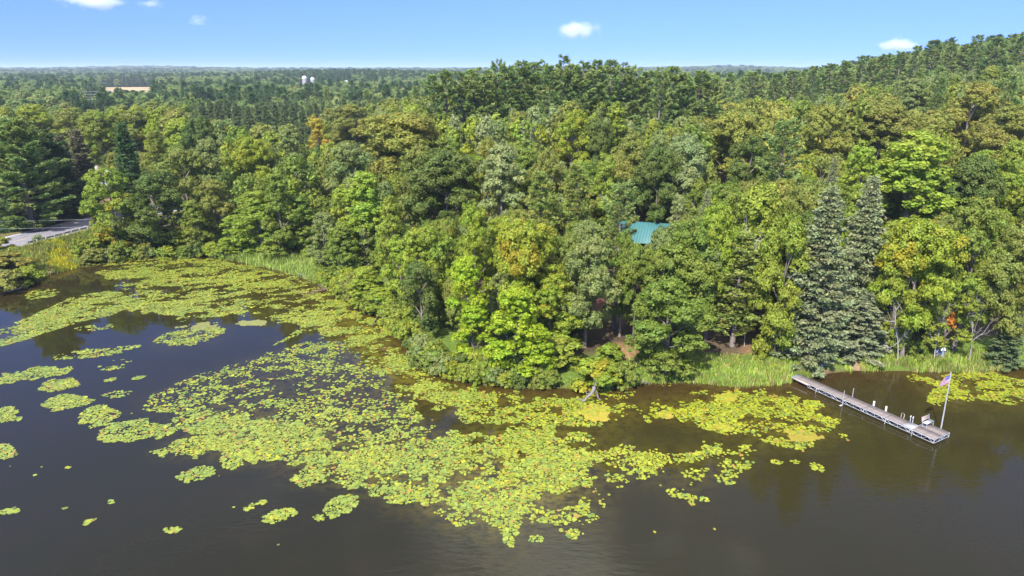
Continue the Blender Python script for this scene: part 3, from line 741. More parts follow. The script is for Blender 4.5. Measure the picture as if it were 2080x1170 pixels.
# up the slope
T(O, 905, 300, 155, "dark", "largest dark green oak crown in mid-slope above the fresh-green shore oak", h=17, var=1)
T(PO, 1018, 290, 100, "pale", "pale silvery poplar next to the largest dark green oak", h=19, var=2)
T(PO, 990, 274, 52, "bronze", "thin-leaved bronze tree squeezed between dark oak and pale poplar", h=19, var=0)
T(O, 848, 290, 98, "olive", "olive-brown oak just above the largest dark green oak", h=17.5)
T(O, 704, 288, 115, "greygreen", "grey-green rounded oak above the large lime-green tree", h=17, var=0)
T(O, 812, 222, 172, "bronze", "great bronze-topped oak dome in the middle of the slope", h=18.5, var=1, autumn=.1)
T(O, 714, 209, 95, "bronzed", "olive-bronze oak beside the great bronze dome", h=18.5, var=0)
T(M_, 641, 231, 60, "orange", "orange-yellow crown at the end of the dark spruce row", h=18, var=0)
T(PO, 586, 253, 64, "greygreen", "grey-green poplar with white trunk below the dark spruce row", h=18.5, var=1)
T(O, 506, 272, 84, "yellowgreen", "yellow-green oak above the bay, below the dark spruce row", h=17.5, autumn=.15)
T(PO, 418, 279, 66, "greygreen", "silver-green poplar above the olive-yellow bay oak", h=18, var=2)
T(O, 365, 295, 98, "olive", "dull olive oak above the dark roadside oak", h=17, var=3)
T(RP, 312, 261, 82, "redpine", "olive red pine behind the dark roadside oak", h=19, var=0)
T(PO, 306, 239, 42, "lime", "narrow lime-topped tree behind the olive red pine", h=19, var=1)
T(M_, 358, 237, 78, "lime", "round lime-green mound behind the olive red pine", h=17, var=3)
T(O, 402, 233, 75, "dark", "dark rounded oak between lime mound and spruce row", h=18)
T(O, 265, 223, 95, "olive", "olive oak in front of the far white metal roof", h=18)
T(O, 70, 211, 95, "yellowgreen", "yellow-green oak behind the tall dark roadside pines", h=18, autumn=.2)
T(O, 196, 226, 95, "green", "green oak between roadside spruces and far white metal roof", h=18)
T(O, 132, 219, 85, "olive", "olive oak behind the brown-tinged spruces", h=18)
for i, (px, tp) in enumerate(((408, 203), (424, 199), (441, 201), (458, 198), (476, 204), (502, 212), (520, 206), (538, 210), (556, 204), (574, 209), (592, 205), (612, 212), (628, 208))):
    wd = ("first", "second", "third", "fourth", "fifth", "sixth", "seventh", "eighth", "ninth", "tenth", "eleventh", "twelfth", "last")[i]
    T(SP, px, tp, 40, "darkspruce", f"{wd} dark narrow spruce of the dense row, counted from the road side", h=19, group="dense row of dark narrow spruces")
T(O, 963, 409, 88, "yellowgreen", "yellow-green oak in mid-slope between dark oak and pale poplar's foot", h=16, var=3)
T(DT, 1073, 226, 50, (.3,) * 3, "taller of two bare grey snags high on the slope", h=19, var=2)
T(DT, 1096, 244, 36, (.3,) * 3, "shorter bare grey snag beside the taller one high on the slope", h=17, var=0)
T(O, 1162, 221, 84, "yellowgreen", "golden-green oak right beside the two grey snags", h=18, autumn=.2)
T(O, 1216, 236, 80, "dark", "dark oak below the golden-green oak near the grey snags", h=16.5)
T(M_, 1252, 204, 76, "fresh", "fresh-green maple crown under the skyline pines", h=18)
T(O, 1284, 260, 92, "bronzed", "bronze-green oak in mid-slope above the teal-roofed cabin", h=17.5)
T(O, 1392, 266, 105, "pale", "pale thin-leaved oak with grey twigs above the teal-roofed cabin", h=18, var=4)
T(O, 1342, 292, 95, "dark", "dark oak with grey dead limbs above the teal-roofed cabin", h=16.5, var=1)
T(M_, 1232, 310, 64, "fresh", "small fresh-green crown above the shaggy cabin pine", h=16)
T(RP, 1172, 328, 84, "redpine", "bristly red pine above the grey-green shore oak", h=18, var=0)
T(RP, 1098, 345, 84, "redpine", "bristly red pine above the half-yellow shore oak", h=17.5, var=1)
T(O, 1114, 298, 90, "olive", "brownish olive oak below the two grey snags", h=17.5)
T(O, 1490, 220, 118, "bronze", "bronze-orange oak on the slope below the skyline gap", h=18, var=1)
T(O, 1528, 272, 90, "dark", "dark oak below the bronze-orange oak", h=16.5)
T(WP, 1597, 236, 105, "pine", "tall single pine with pale trunk amid the broadleaf slope above the vivid green oak", h=21, var=0)
T(M_, 1870, 262, 190, "lime", "huge lime-green crown on the slope above the spruces", h=19.5, var=3)
T(M_, 1758, 284, 96, "lime", "smaller lime-green crown joined to the huge one", h=18, var=0)
T(O, 1992, 310, 122, "dark", "dark oak next to the huge lime-green crown", h=17, var=1)
T(M_, 2066, 280, 84, "fresh", "fresh-green maple beyond the dark oak at the slope's edge", h=18, var=2)
T(O, 1690, 211, 112, "bronze", "bronze oak first below the ridge pines", h=18.5)
T(O, 1802, 200, 135, "bronzed", "wide brown-bronze oak above the huge lime-green crown", h=18.5, var=1)
T(O, 1905, 228, 105, "bronze", "bronze oak just over the top of the huge lime-green crown", h=18)
T(O, 1988, 164, 128, "bronze", "tallest golden-bronze oak under the ridge pines", h=20, var=0)
T(O, 2056, 204, 115, "bronzed", "brown-bronze oak below the tallest golden-bronze oak", h=18.5)
T(PO, 1864, 157, 66, "greygreen", "round grey-green crown just under the ridge pines", h=19, var=2)
SKY_PINES = ((878, 148), (905, 137), (935, 142), (962, 134), (985, 140), (1010, 117), (1032, 131), (1060, 120), (1086, 119), (1116, 129), (1145, 108), (1168, 126), (1186, 121), (1215, 118), (1242, 118), (1266, 124), (1290, 136), (1318, 142), (1345, 133), (1367, 131), (1392, 144), (1425, 140), (1452, 147))
ORD = "first second third fourth fifth sixth seventh eighth ninth tenth eleventh twelfth thirteenth fourteenth fifteenth sixteenth seventeenth eighteenth nineteenth twentieth twenty-first twenty-second twenty-third twenty-fourth twenty-fifth twenty-sixth".split()
for i, (px, tp) in enumerate(SKY_PINES):
    T(WP, px, tp, 72 + (i * 37) % 30, "pine", f"{ORD[i]} plumed white pine on the central skyline, counted from the silo side", d=166 + (i * 29) % 26, group="white pines along the central skyline")
RIDGE = ((1485, 146), (1530, 143), (1580, 147), (1612, 141), (1655, 132), (1690, 127), (1720, 121), (1757, 111), (1776, 117), (1800, 107), (1832, 102), (1866, 91), (1900, 79), (1935, 84), (1965, 89), (1990, 69), (2030, 74), (2062, 67), (2085, 64))
for i, (px, tp) in enumerate(RIDGE):
    T(WP, px, tp, 50 + (i * 31) % 20, "pine", f"{ORD[i]} white pine along the high ridge line, counted up from the skyline gap", d=280 + (i * 17) % 30, far=True, group="white pines along the high ridge line")

# ------------------------------------------------------------------ the canopy between them
def fill_colour(px, tp, y):
    """kind and colour that the photograph shows around this place"""
    r = RNG.random()
    def pick(*opts):
        a = RNG.random() * sum(o[0] for o in opts)
        for o in opts:
            a -= o[0]
            if a <= 0: return o[1:]
        return opts[-1][1:]
    if px > 1480 and tp < 168: return pick((3.5, WP, "pine"), (2, O, "green"), (1.5, PO, "pale"), (1, O, "olive"), (1.2, M_, "fresh"), (1, PO, "greygreen"))
    if px > 1440 and tp < 275: return pick((2, O, "bronze"), (1.4, O, "bronzed"), (1.8, O, "olive"), (1.8, M_, "fresh"), (1.3, O, "green"), (1, O, "yellowgreen"), (.8, PO, "greygreen"), (.6, WP, "pine"))
    if px > 1440: return pick((3, O, "green"), (2, M_, "fresh"), (1.5, O, "olive"), (1, O, "yellowgreen"), (1, O, "dark"), (.7, SP, "spruce"), (.5, O, "bronze"))
    if px > 860 and tp < 165: return pick((4, WP, "pine"), (1.5, O, "green"), (1, PO, "greygreen"))
    if px > 860 and tp < 290: return pick((2.4, M_, "fresh"), (2, O, "green"), (2, PO, "greygreen"), (1.2, O, "olive"), (1.6, PO, "pale"), (.4, O, "bronzed"), (.9, RP, "redpine"), (.7, O, "yellowgreen"))
    if px > 860: return pick((2.4, O, "green"), (2, O, "greygreen"), (1.3, RP, "redpine"), (1.2, O, "dark"), (1.2, O, "olive"), (.7, M_, "fresh"), (.5, O, "yellowgreen"))
    if 480 < px < 760 and 196 < tp < 235: return pick((5, SP, "darkspruce"), (1, O, "olive"), (1, PO, "greygreen"))
    if tp < 235: return pick((2, O, "green"), (2, O, "olive"), (1.5, PO, "greygreen"), (1, M_, "fresh"), (1, SP, "darkspruce"), (.5, O, "yellowgreen"), (.4, O, "bronzed"), (.8, WP, "pine"))
    return pick((3, O, "green"), (2, O, "dark"), (1.5, M_, "fresh"), (1.5, O, "olive"), (1, PO, "greygreen"), (.6, O, "yellowgreen"), (.6, RP, "redpine"))
LOOK = dict(green="mid-green", fresh="fresh-green", dark="dark green", olive="olive", bronze="bronze", bronzed="brown-bronze", yellowgreen="yellow-green", greygreen="grey-green", pale="pale silvery", pine="blue-green", redpine="olive", spruce="grey-green", darkspruce="dark")
KINDW = {O: "oak crown", M_: "maple crown", PO: "slender poplar crown", WP: "plumed pine", RP: "bristly red pine", SP: "pointed spruce", SH_: "shrub"}
ANCHORS = [(130, 300, "the roadside spruces"), (215, 300, "the yellow-topped roadside tree"), (330, 250, "the round lime mound"), (330, 360, "the dark roadside oak"), (470, 205, "the dark spruce row"), (640, 235, "the orange-yellow crown"),
           (560, 320, "the white-trunked grey-green poplar"), (520, 420, "the broad bay maple"), (800, 225, "the great bronze dome"), (740, 360, "the large lime-green bay tree"), (900, 320, "the largest dark oak"), (830, 180, "the near end of the skyline pines"),
           (1015, 310, "the pale silvery poplar"), (1080, 235, "the two grey snags"), (1150, 150, "the central skyline pines"), (1065, 440, "the half-yellow shore oak"), (1180, 340, "the bristly red pines"), (1330, 290, "the oak with grey dead limbs"), (1320, 430, "the teal-roofed cabin"),
           (1400, 170, "the skyline gap"), (1490, 230, "the bronze-orange oak"), (1600, 260, "the tall single pine"), (1560, 420, "the vivid green dock oak"), (1700, 140, "the low end of the ridge pines"), (1960, 100, "the high end of the ridge pines"), (1800, 205, "the wide brown-bronze oak"), (1870, 280, "the huge lime-green crown"),
           (1985, 180, "the tallest golden-bronze oak"), (1735, 370, "the two tall grey spruces"), (1900, 420, "the yellowing oak above the flag"), (2030, 380, "the large oak with dead limbs"), (60, 215, "the broad-tiered roadside pine"), (250, 215, "the far white metal roof")]
def zone(px, py):
    return min(ANCHORS, key=lambda a: (a[0] - px) ** 2 + 2.2 * (a[1] - py) ** 2)[2]
# places where the photograph looks through to something: nothing nearer may grow in front
HOLES = [(1304, 484, 12, 6, 104), (1266, 712, 24, 18, 88), (190, 345, 11, 7, 176), (1500, 700, 90, 20, 84), (150, 432, 60, 34, 146), (105, 475, 110, 34, 146), (1228, 606, 8, 12, 92), (185, 208, 16, 8, 560), (262, 397, 12, 8, 160)]
def covers(x, y, g, h, wd):
    for hx, hy, rx, ry, dm in HOLES:
        if y < dm:
            pt = project(x, y, g + h); pb = project(x, y, g + .1 * h); hw = .5 * wd * FPX / depth(y, g + h / 2) * .85
            if abs(pt[0] - hx) < hw + rx * .7 and pt[1] < hy + ry and pb[1] > hy - ry: return True
    return False
KIND_MAX = 292
cand = []
y = 72.0
while y < 330:
    sp = 5.6 + .012 * (y - 72)
    xx = np.arange(-.80 * y - 12, .80 * y + 34, sp)
    for x in xx:
        cand.append((x + RNG.uniform(-.36, .36) * sp, y + RNG.uniform(-.36, .36) * sp))
    y += sp * .92
SPILL = []
for x, y in cand:
    s = float(shore_d(x, y))
    if s < 3.2: continue
    if s < 9 and y < 90 and x > 12: continue
    if float(road_d(x, y)) < 8.5: continue
    q = x / y
    if -0.86 < q < -0.55 and y < 150 and y > 100 and x < -78: continue      # roadside lawn
    if any((x - a) ** 2 + (y - b) ** 2 < (max(.62 * r, 1.7)) ** 2 for a, b, r in PLACED): continue
    g = float(G(x, y)); h = RNG.uniform(14.5, 19.0) if y < 120 else RNG.uniform(15, 20)
    px, tp = project(x, y, g + h)
    if px < -90 or px > (2480 if y < 150 else 2200): continue
    kind, colr = fill_colour(px, tp, y)
    wd = {O: RNG.uniform(6.5, 10), M_: RNG.uniform(5.5, 8), PO: RNG.uniform(4.2, 6), WP: RNG.uniform(5.5, 7.5), RP: RNG.uniform(5, 6.5), SP: RNG.uniform(3.6, 5)}[kind]
    if kind in (WP,): h *= 1.17
    if kind is SP: h *= 1.02
    if covers(x, y, g, h, wd): continue
    wp2 = .5 * wd * FPX / depth(y, g + h * .7)
    def hides(tp_): return any(y < n_[3] and abs(px - n_[0]) < .8 * wp2 + .36 * n_[2] and tp_ < n_[1] + .72 * n_[4] for n_ in NOTE)
    for f_ in (1, .72, .55, .42):
        px, tp = project(x, y, g + h * f_)
        if not hides(tp): break
    else: continue
    h *= f_; wd *= max(f_, .6)
    if 860 < px < 1480 and y > 120:
        zt = CAM_H + slope_of(np.interp(px, [a for a, b in SKY_PINES], [b for a, b in SKY_PINES]) + (16 if kind is WP else 26) + RNG.uniform(0, 24)) * y
        h = min(h, zt - g)
        if h < 8: continue
    if px > 1470 and y > 150:
        zt = CAM_H + slope_of(np.interp(px, [a for a, b in RIDGE], [b for a, b in RIDGE]) + 5 + RNG.uniform(0, 8)) * y
        h = min(h, zt - g)
        if h < 8: continue
    if px < 860 and y > 150:                     # keep the view over the plain open
        lim = {0: 214, 1: 213, 2: 196, 3: 205, 4: 176, 5: 158}[int(np.clip(px // 145, 0, 5))]
        zt = CAM_H + slope_of(lim) * y
        if g + h > zt + 1.0:
            h = zt - g - RNG.uniform(0, 1.5)
            if h < 9: continue
    if kind is not O and COUNT.get(kind, 0) >= KIND_MAX: kind = O if COUNT.get(O, 0) < KIND_MAX else M_
    if COUNT.get(kind, 0) >= KIND_MAX: kind = next((k for k in (M_, PO, O) if COUNT.get(k, 0) < KIND_MAX), None)
    if kind is None: SPILL.append((x, y, h, wd, colr)); continue
    cw = LOOK.get(colr, "green"); zn = zone(px, tp)
    lab = f"{cw} {KINDW[kind]} in the canopy around {zn}"
    stand(kind, x, y, h, wd, colr, lab, group=f"{cw} {KINDW[kind]}s around {zn}", far=y > 118, autumn=float(np.clip(RNG.normal(-.02, .12), 0, .35)))

# ------------------------------------------------------------------ shrubs at the water's edge
def shrub(px, base, wpx, hpx, col, label, autumn=0.0, group=None):
    z_ = .4
    for _ in range(3): p = P(px, base, z_); z_ = max(float(G(p[0], p[1])), 0)
    y = p[1]
    stand(SH_, p[0], y, hpx / FPX * depth(y, 1) * 1.0, wpx / FPX * depth(y, 1), col, label, "shrub", group, autumn)
shrub(16, 560, 96, 40, "bronzed", "brownish shrub on the point beside the road's shoulder", .3)
shrub(8, 585, 90, 46, "olive", "olive shrub at the tip of the point, over the dark water")
shrub(55, 574, 70, 40, "yellowgreen", "yellow-green shrub on the point next to the concrete culvert")
shrub(4, 535, 54, 30, "bronze", "rust-tinged shrub between the road edge and the point", .2)
shrub(83, 516, 26, 16, "pale", "small whitish shrub on the embankment above the culvert")
shrub(432, 520, 32, 32, "lime", "small round lime shrub at the marsh edge below the poplar")
shrub(860, 740, 60, 36, "dark", "dark low shrub beside the pale drift log")
shrub(1212, 788, 100, 66, "yellowgreen", "yellowing bush growing over the grey driftwood stump", .45)
shrub(1268, 782, 60, 56, "green", "green bush between the yellowing bush and the grass bank")
oak_b = next(o for o in SC.objects if o.get("label", "").startswith("fresh-green oak over the grass bank"))
dead_b = link(bpy.data.objects.new("dead_bough", PROTO["shrub"][0][0]), oak_b); dead_b.color = (.72, .30, .05, 0); dead_b["label"] = "rust-orange dead bough"
from mathutils import Matrix, Vector
pb_ = P(1924, 664, 4.2); mw = Matrix.LocRotScale(Vector((pb_[0], pb_[1], 4.2)), None, Vector((.42, .42, .55)))
dead_b.matrix_parent_inverse = oak_b.matrix_basis.inverted(); dead_b.matrix_basis = mw
shrub(1130, 740, 110, 66, "fresh", "fresh-green bush beside the low yellow-green shore tree")
shrub(1160, 690, 80, 60, "green", "green bush in shade behind the fresh-green one")
shrub(1240, 738, 60, 44, "fresh", "leafy bush in front of the needle-covered ground")
shrub(1310, 735, 40, 26, "green", "small green bush by the needle-covered ground")
shrub(1860, 728, 40, 40, "green", "leafy green bush below the yellowing oak at the grass bank")
k_ = 0
EDGE = [(s, 0) for s in np.linspace(170, 700, 34)] + [(s, 0) for s in np.linspace(705, 1110, 40)]
for px0, _ in EDGE:
    sx_, sy_ = np.array([a for a, b in SHORE_PX]), np.array([b for a, b in SHORE_PX])
    for row in range(2):
        px = px0 + RNG.uniform(-9, 9); by = np.interp(px, sx_, sy_)
        if 455 < px < 640 and row == 0: continue
        bz = by - (4 if px < 700 else 5) - row * RNG.uniform(9, 20) - (24 if 455 < px < 640 else 0)
        colr = RNG.choice(["green", "fresh", "olive", "greygreen", "dark", "yellowgreen"], p=[.3, .22, .2, .12, .08, .08])
        wz = RNG.uniform(28, 52) * (1.0 if px < 700 else 1.25)
        SHA = [(180, "the road embankment"), (230, "the yellow-topped roadside tree"), (300, "the dark roadside oak"), (385, "the slim green shore tree"), (432, "the small round lime shrub"), (520, "the broad bay maple"), (590, "the marsh grass"), (650, "the grey-green marsh poplar"), (690, "the brushy fallen branch"), (745, "the leaning low lime tree"), (785, "the thin bare branch"), (835, "the pale drift log"), (890, "the shore bend past the drift log"), (955, "the slender bright tree"), (1030, "the low bright tree"), (1095, "the twiggy bank branch")]
        wn = min(SHA, key=lambda a: abs(a[0] - px))[1]
        shrub(px, bz, wz, wz * RNG.uniform(.6, .95), str(colr), f"{'small ' if wz < 40 else 'larger '}{LOOK[str(colr)]} shrub {'at the water' if row == 0 else 'in the second row'} by {wn}", float(np.clip(RNG.normal(-.05, .15), 0, .4)), f"shrubs by {wn}")

# ------------------------------------------------------------------ far-off woods, one mass out to the horizon
pts = []
def scatter(y0, y1, sp, wmul, hmul):
    yy = y0
    while yy < y1:
        n = int(1.56 * yy / sp) + 2
        x = np.linspace(-.78 * yy - sp, .78 * yy + sp, n) + RNG.uniform(-.42, .42, n) * sp
        y_ = yy + RNG.uniform(-.42, .42, n) * sp
        pts.append(np.stack([x, y_, np.full(n, wmul), np.full(n, hmul)], 1)); yy += sp
scatter(332, 700, 7.2, 1.0, 1.0); scatter(700, 1500, 11, 1.5, 1.0); scatter(1500, 3000, 22, 2.9, 1.05); scatter(3000, 7000, 55, 7.0, 1.1)
if SPILL: pts.append(np.array([[a_[0], a_[1], .95, a_[2] / 18.5] for a_ in SPILL]))
Pt = np.concatenate(pts); xq = Pt[:, 0] / Pt[:, 1]
keep = ~FIELD(Pt[:, 0], Pt[:, 1]) & ~((xq > .26) & (Pt[:, 1] < 420) & (RNG.random(len(Pt)) < .0))
pf, tf = project(Pt[:, 0], Pt[:, 1], 18.0)
keep &= ~((np.abs(pf - 626) < 14) & (Pt[:, 1] > 800) & (Pt[:, 1] < 1012))        # silo yard
keep &= ~((np.abs(pf - 190) < 22) & (Pt[:, 1] > 400) & (Pt[:, 1] < 572)) & ~((np.abs(pf - 365) < 11) & (Pt[:, 1] > 850) & (Pt[:, 1] < 1065)) & ~((np.abs(pf - 692) < 22) & (Pt[:, 1] > 850) & (Pt[:, 1] < 1065))
keep &= ~((np.abs(Pt[:, 1] - 585) < 11) & (xq < .0))                              # power-line cut
keep &= ~((pf < 860) & (Pt[:, 1] < 900) & (fbm(Pt[:, 0] / 60, Pt[:, 1] / 45, 40) > .60))   # meadows and clearings
Pt = Pt[keep]; xq = xq[keep]; n = len(Pt)
gz = G(Pt[:, 0], Pt[:, 1])
con = fbm(Pt[:, 0] / 90, Pt[:, 1] / 70, 50); r_ = RNG.random(n)
conif = (con + .35 * (r_ - .5) > .585) | ((Pt[:, 1] > 1000) & (Pt[:, 1] < 1500) & (xq > -.32) & (xq < -.03) & (r_ < .6))
kindw = np.where(conif, 2, np.where(RNG.random(n) < .3, 1, 0))
hv = RNG.uniform(.72, 1.08, n) * Pt[:, 3] * .94
# low growth in front of the tan field and the far white roof
pfk, _ = project(Pt[:, 0], Pt[:, 1], 12.0)
capz = np.where((pfk > 205) & (pfk < 312), CAM_H - .0325 * Pt[:, 1], np.where((pfk > 166) & (pfk < 205) & (Pt[:, 1] < 572), CAM_H - .0475 * Pt[:, 1], 999.0))
capz = np.where(Pt[:, 1] > 905, 999.0, capz)
capz = np.where((np.abs(pfk - 626) < 20) & (Pt[:, 1] < 1000), CAM_H - .0232 * Pt[:, 1], capz)
capr = CAM_H + slope_of(np.interp(pfk, [a for a, b in RIDGE], [b for a, b in RIDGE]) + 7 + 8 * RNG.random(n)) * Pt[:, 1]
capz = np.where((pfk > 1440) & (Pt[:, 1] < 1000), np.minimum(capz, capr), capz)
hv = np.minimum(hv, np.maximum((capz - gz) / 19.0, .12))
def first_of(key, k=0):
    me_ = PROTO[key][k % len(PROTO[key])][0]
    return next(o for o in SC.objects if o.type == "MESH" and o.data == me_)
def nattr(ng, nm, ty):
    a = N(ng, "GeometryNodeInputNamedAttribute"); a.data_type = ty; a.inputs["Name"].default_value = nm; return a.outputs["Attribute"]
for wk, nm_, lab_, src, cl_ in ((0, "far_woods", "far-off green broadleaf woods reaching back to the horizon", [("oak_far", 0), ("oak_far", 1), ("oak_far", 2), ("poplar_far", 0)], (.26, .34, .095)),
                                (1, "far_woods", "paler olive trees scattered through the far-off woods", [("oak_far", 3), ("maple_far", 0), ("poplar_far", 1)], (.34, .38, .115)),
                                (2, "far_pine_woods", "dark pine and spruce stands among the far-off woods", [("white_pine_far", 0), ("white_pine_far", 1), ("spruce_far", 0), ("spruce_far", 1)], (.16, .24, .09))):
    k_ = kindw == wk; m_ = int(k_.sum())
    me = bpy.data.meshes.new(nm_); me.vertices.add(m_); me.vertices.foreach_set("co", np.c_[Pt[k_, :2], gz[k_]].astype(np.float32).ravel())
    sc = np.c_[Pt[k_, 2] * RNG.uniform(.8, 1.2, m_), Pt[k_, 2] * RNG.uniform(.8, 1.2, m_), hv[k_]]
    for an, ty, ar, pr in (("scl", "FLOAT_VECTOR", sc, "vector"), ("rotz", "FLOAT", RNG.uniform(0, 6.28, m_), "value"), ("pid", "INT", RNG.integers(0, len(src), m_), "value")):
        at_ = me.attributes.new(an, ty, "POINT"); at_.data.foreach_set(pr, np.asarray(ar, np.int32 if ty == "INT" else np.float32).ravel())
    fo = tag(link(bpy.data.objects.new(nm_, me)), lab_, "woods", kind="stuff"); fo.color = (*cl_, 0)
    ng = bpy.data.node_groups.new(nm_, "GeometryNodeTree")
    ng.interface.new_socket(name="Geometry", in_out="INPUT", socket_type="NodeSocketGeometry"); ng.interface.new_socket(name="Geometry", in_out="OUTPUT", socket_type="NodeSocketGeometry")
    gi = N(ng, "NodeGroupInput"); go = N(ng, "NodeGroupOutput"); ip = N(ng, "GeometryNodeInstanceOnPoints"); jn = N(ng, "GeometryNodeJoinGeometry")
    for key, q in src:                     # the trees it repeats are trees that stand in the scene
        oi = N(ng, "GeometryNodeObjectInfo"); oi.transform_space = "ORIGINAL"; oi.inputs["Object"].default_value = first_of(key, q); oi.inputs["As Instance"].default_value = True
        ng.links.new(oi.outputs["Geometry"], jn.inputs[0])
    cxz = N(ng, "ShaderNodeCombineXYZ"); ng.links.new(nattr(ng, "rotz", "FLOAT"), cxz.inputs[2])
    ng.links.new(gi.outputs[0], ip.inputs["Points"]); ng.links.new(jn.outputs[0], ip.inputs["Instance"]); ip.inputs["Pick Instance"].default_value = True
    ng.links.new(nattr(ng, "pid", "INT"), ip.inputs["Instance Index"]); ng.links.new(nattr(ng, "scl", "FLOAT_VECTOR"), ip.inputs["Scale"]); ng.links.new(cxz.outputs[0], ip.inputs["Rotation"])
    ng.links.new(ip.outputs[0], go.inputs[0])
    fo.modifiers.new("woods", "NODES").node_group = ng
T(O, 1348, 458, 84, "greygreen", "grey-green oak screening the far half of the teal roof", base=684, var=1, rz=1.0)
T(PO, 1270, 462, 50, "green", "slim poplar screening the near corner of the teal roof", base=684, var=0, rz=2.0)
print("trees", COUNT, "far", n, "spill", len(SPILL))
# ------------------------------------------------------------------ lily pads
PADM = face_color_material("lily_leaf", rough=.38, spec=.45)
LR = np.random.default_rng(8)
def pads_mesh(xy, rad, colr, z=.012):
    n = len(xy); k = 7
    a = np.linspace(.22, 2 * math.pi - .22, k)[None, :] + LR.uniform(0, 6.28, (n, 1))
    el = LR.uniform(.86, 1.12, (n, 1))
    x = xy[:, :1] + rad[:, None] * np.cos(a) * el; y = xy[:, 1:] + rad[:, None] * np.sin(a) / el
    zz = z + LR.uniform(0, .02, (n, 1)) + rad[:, None] * .09 * LR.normal(0, 1, (n, 1)) * np.sin(a + LR.uniform(0, 6.28, (n, 1))) + .006 * LR.random((n, k))
    zz = np.maximum(zz, .004)
    c = np.stack([xy[:, 0], xy[:, 1], np.maximum(zz.mean(1) - .006, .003)], 1)
    V = np.concatenate([c[:, None], np.stack([x, y, zz], -1)], 1).reshape(-1, 3)
    b = np.arange(n)[:, None, None] * (k + 1)
    tri = np.array([[0, i, i + 1] for i in range(1, k)])[None] + b
    m = MB(); m.add(V, tri.reshape(-1, 3), Col=np.repeat(np.c_[colr, np.ones(n)], k - 1, 0))
    return m
def pad_colors(n, x, y):
    base = np.array([.245, .335, .052]); yel = np.array([.46, .44, .02]); dk = np.array([.20, .30, .05]); br = np.array([.42, .24, .05])
    t = LR.random(n)[:, None]; u = fbm(x / 3, y / 3, 61)[:, None]
    c = base * (1 - u * .55) + yel * u * .55
    # lack of sky sheen put into the colour: pads yellower away from the bay
    c = c * (1 - .45 * sst(x, -4, 14)[:, None]) + np.array([.43, .45, .012]) * .45 * sst(x, -4, 14)[:, None]
    r = LR.random(n)[:, None]
    c = np.where(r < .12, dk, np.where(r > .95, br, np.where(r > .87, yel, c)))
    return np.clip(.82 * c * LR.uniform(.70, 1.22, (n, 1)), 0, 1)
MATSPX = [  # outline in the photograph, cover, breakup
 ([(195, 533), (300, 526), (420, 524), (480, 536), (560, 551), (640, 575), (690, 604), (740, 642), (800, 690), (835, 740), (890, 790), (905, 832), (820, 800), (760, 745), (700, 695), (640, 668), (560, 655), (480, 642), (400, 640), (330, 632), (270, 592), (215, 562)], .52),
 ([(-30, 700), (20, 662), (80, 632), (150, 602), (225, 590), (290, 612), (225, 642), (150, 658), (60, 688), (-30, 712)], .80),
 ([(40, 598), (80, 588), (120, 590), (110, 602), (60, 610)], .6),
 ([(230, 600), (330, 590), (400, 612), (470, 640), (400, 650), (320, 640), (250, 625)], .66),
 ([(280, 832), (330, 790), (400, 760), (500, 730), (600, 700), (700, 692), (760, 742), (820, 802), (880, 862), (860, 900), (700, 900), (560, 880), (420, 862), (330, 850)], -.35),
 ([(318, 692), (350, 672), (440, 656), (455, 678), (400, 700), (330, 707)], .6),
 ([(560, 700), (640, 668), (700, 692), (760, 742), (850, 792), (960, 832), (1010, 822), (950, 790), (870, 772), (835, 735), (790, 690), (740, 645), (690, 640), (620, 660)], .68),
 ([(596, 930), (700, 905), (830, 900), (900, 890), (980, 880), (1100, 872), (1195, 890), (1215, 930), (1180, 960), (1195, 1000), (1110, 1012), (1080, 1002), (1060, 1070), (1048, 1105), (1010, 1080), (900, 1050), (830, 1022), (740, 987), (650, 975), (612, 960)], .79),
 ([(322, 907), (400, 886), (480, 880), (560, 858), (660, 880), (690, 905), (600, 925), (500, 935), (430, 925), (350, 920)], .76),
 ([(360, 860), (420, 835), (500, 835), (560, 860), (500, 885), (400, 880)], .86),
 ([(890, 802), (960, 787), (1080, 800), (1180, 800), (1230, 792), (1290, 802), (1300, 832), (1240, 870), (1160, 862), (1100, 882), (1050, 872), (960, 852), (900, 818)], .50),
 ([(1300, 832), (1400, 793), (1500, 792), (1600, 802), (1660, 822), (1710, 852), (1690, 880), (1640, 905), (1560, 905), (1500, 887), (1440, 872), (1370, 852), (1310, 852)], .62),
 ([(1210, 892), (1260, 862), (1300, 900), (1400, 912), (1480, 905), (1540, 920), (1530, 942), (1480, 982), (1440, 962), (1410, 1022), (1350, 1022), (1330, 960), (1250, 985), (1200, 960)], .30),
 ([(1060, 990), (1200, 950), (1240, 1000), (1220, 1050), (1170, 1090), (1080, 1060)], .34),
 ([(1830, 772), (1900, 766), (2000, 757), (2120, 770), (2120, 824), (1990, 816), (1935, 832), (1880, 812), (1905, 790)], .56),
]
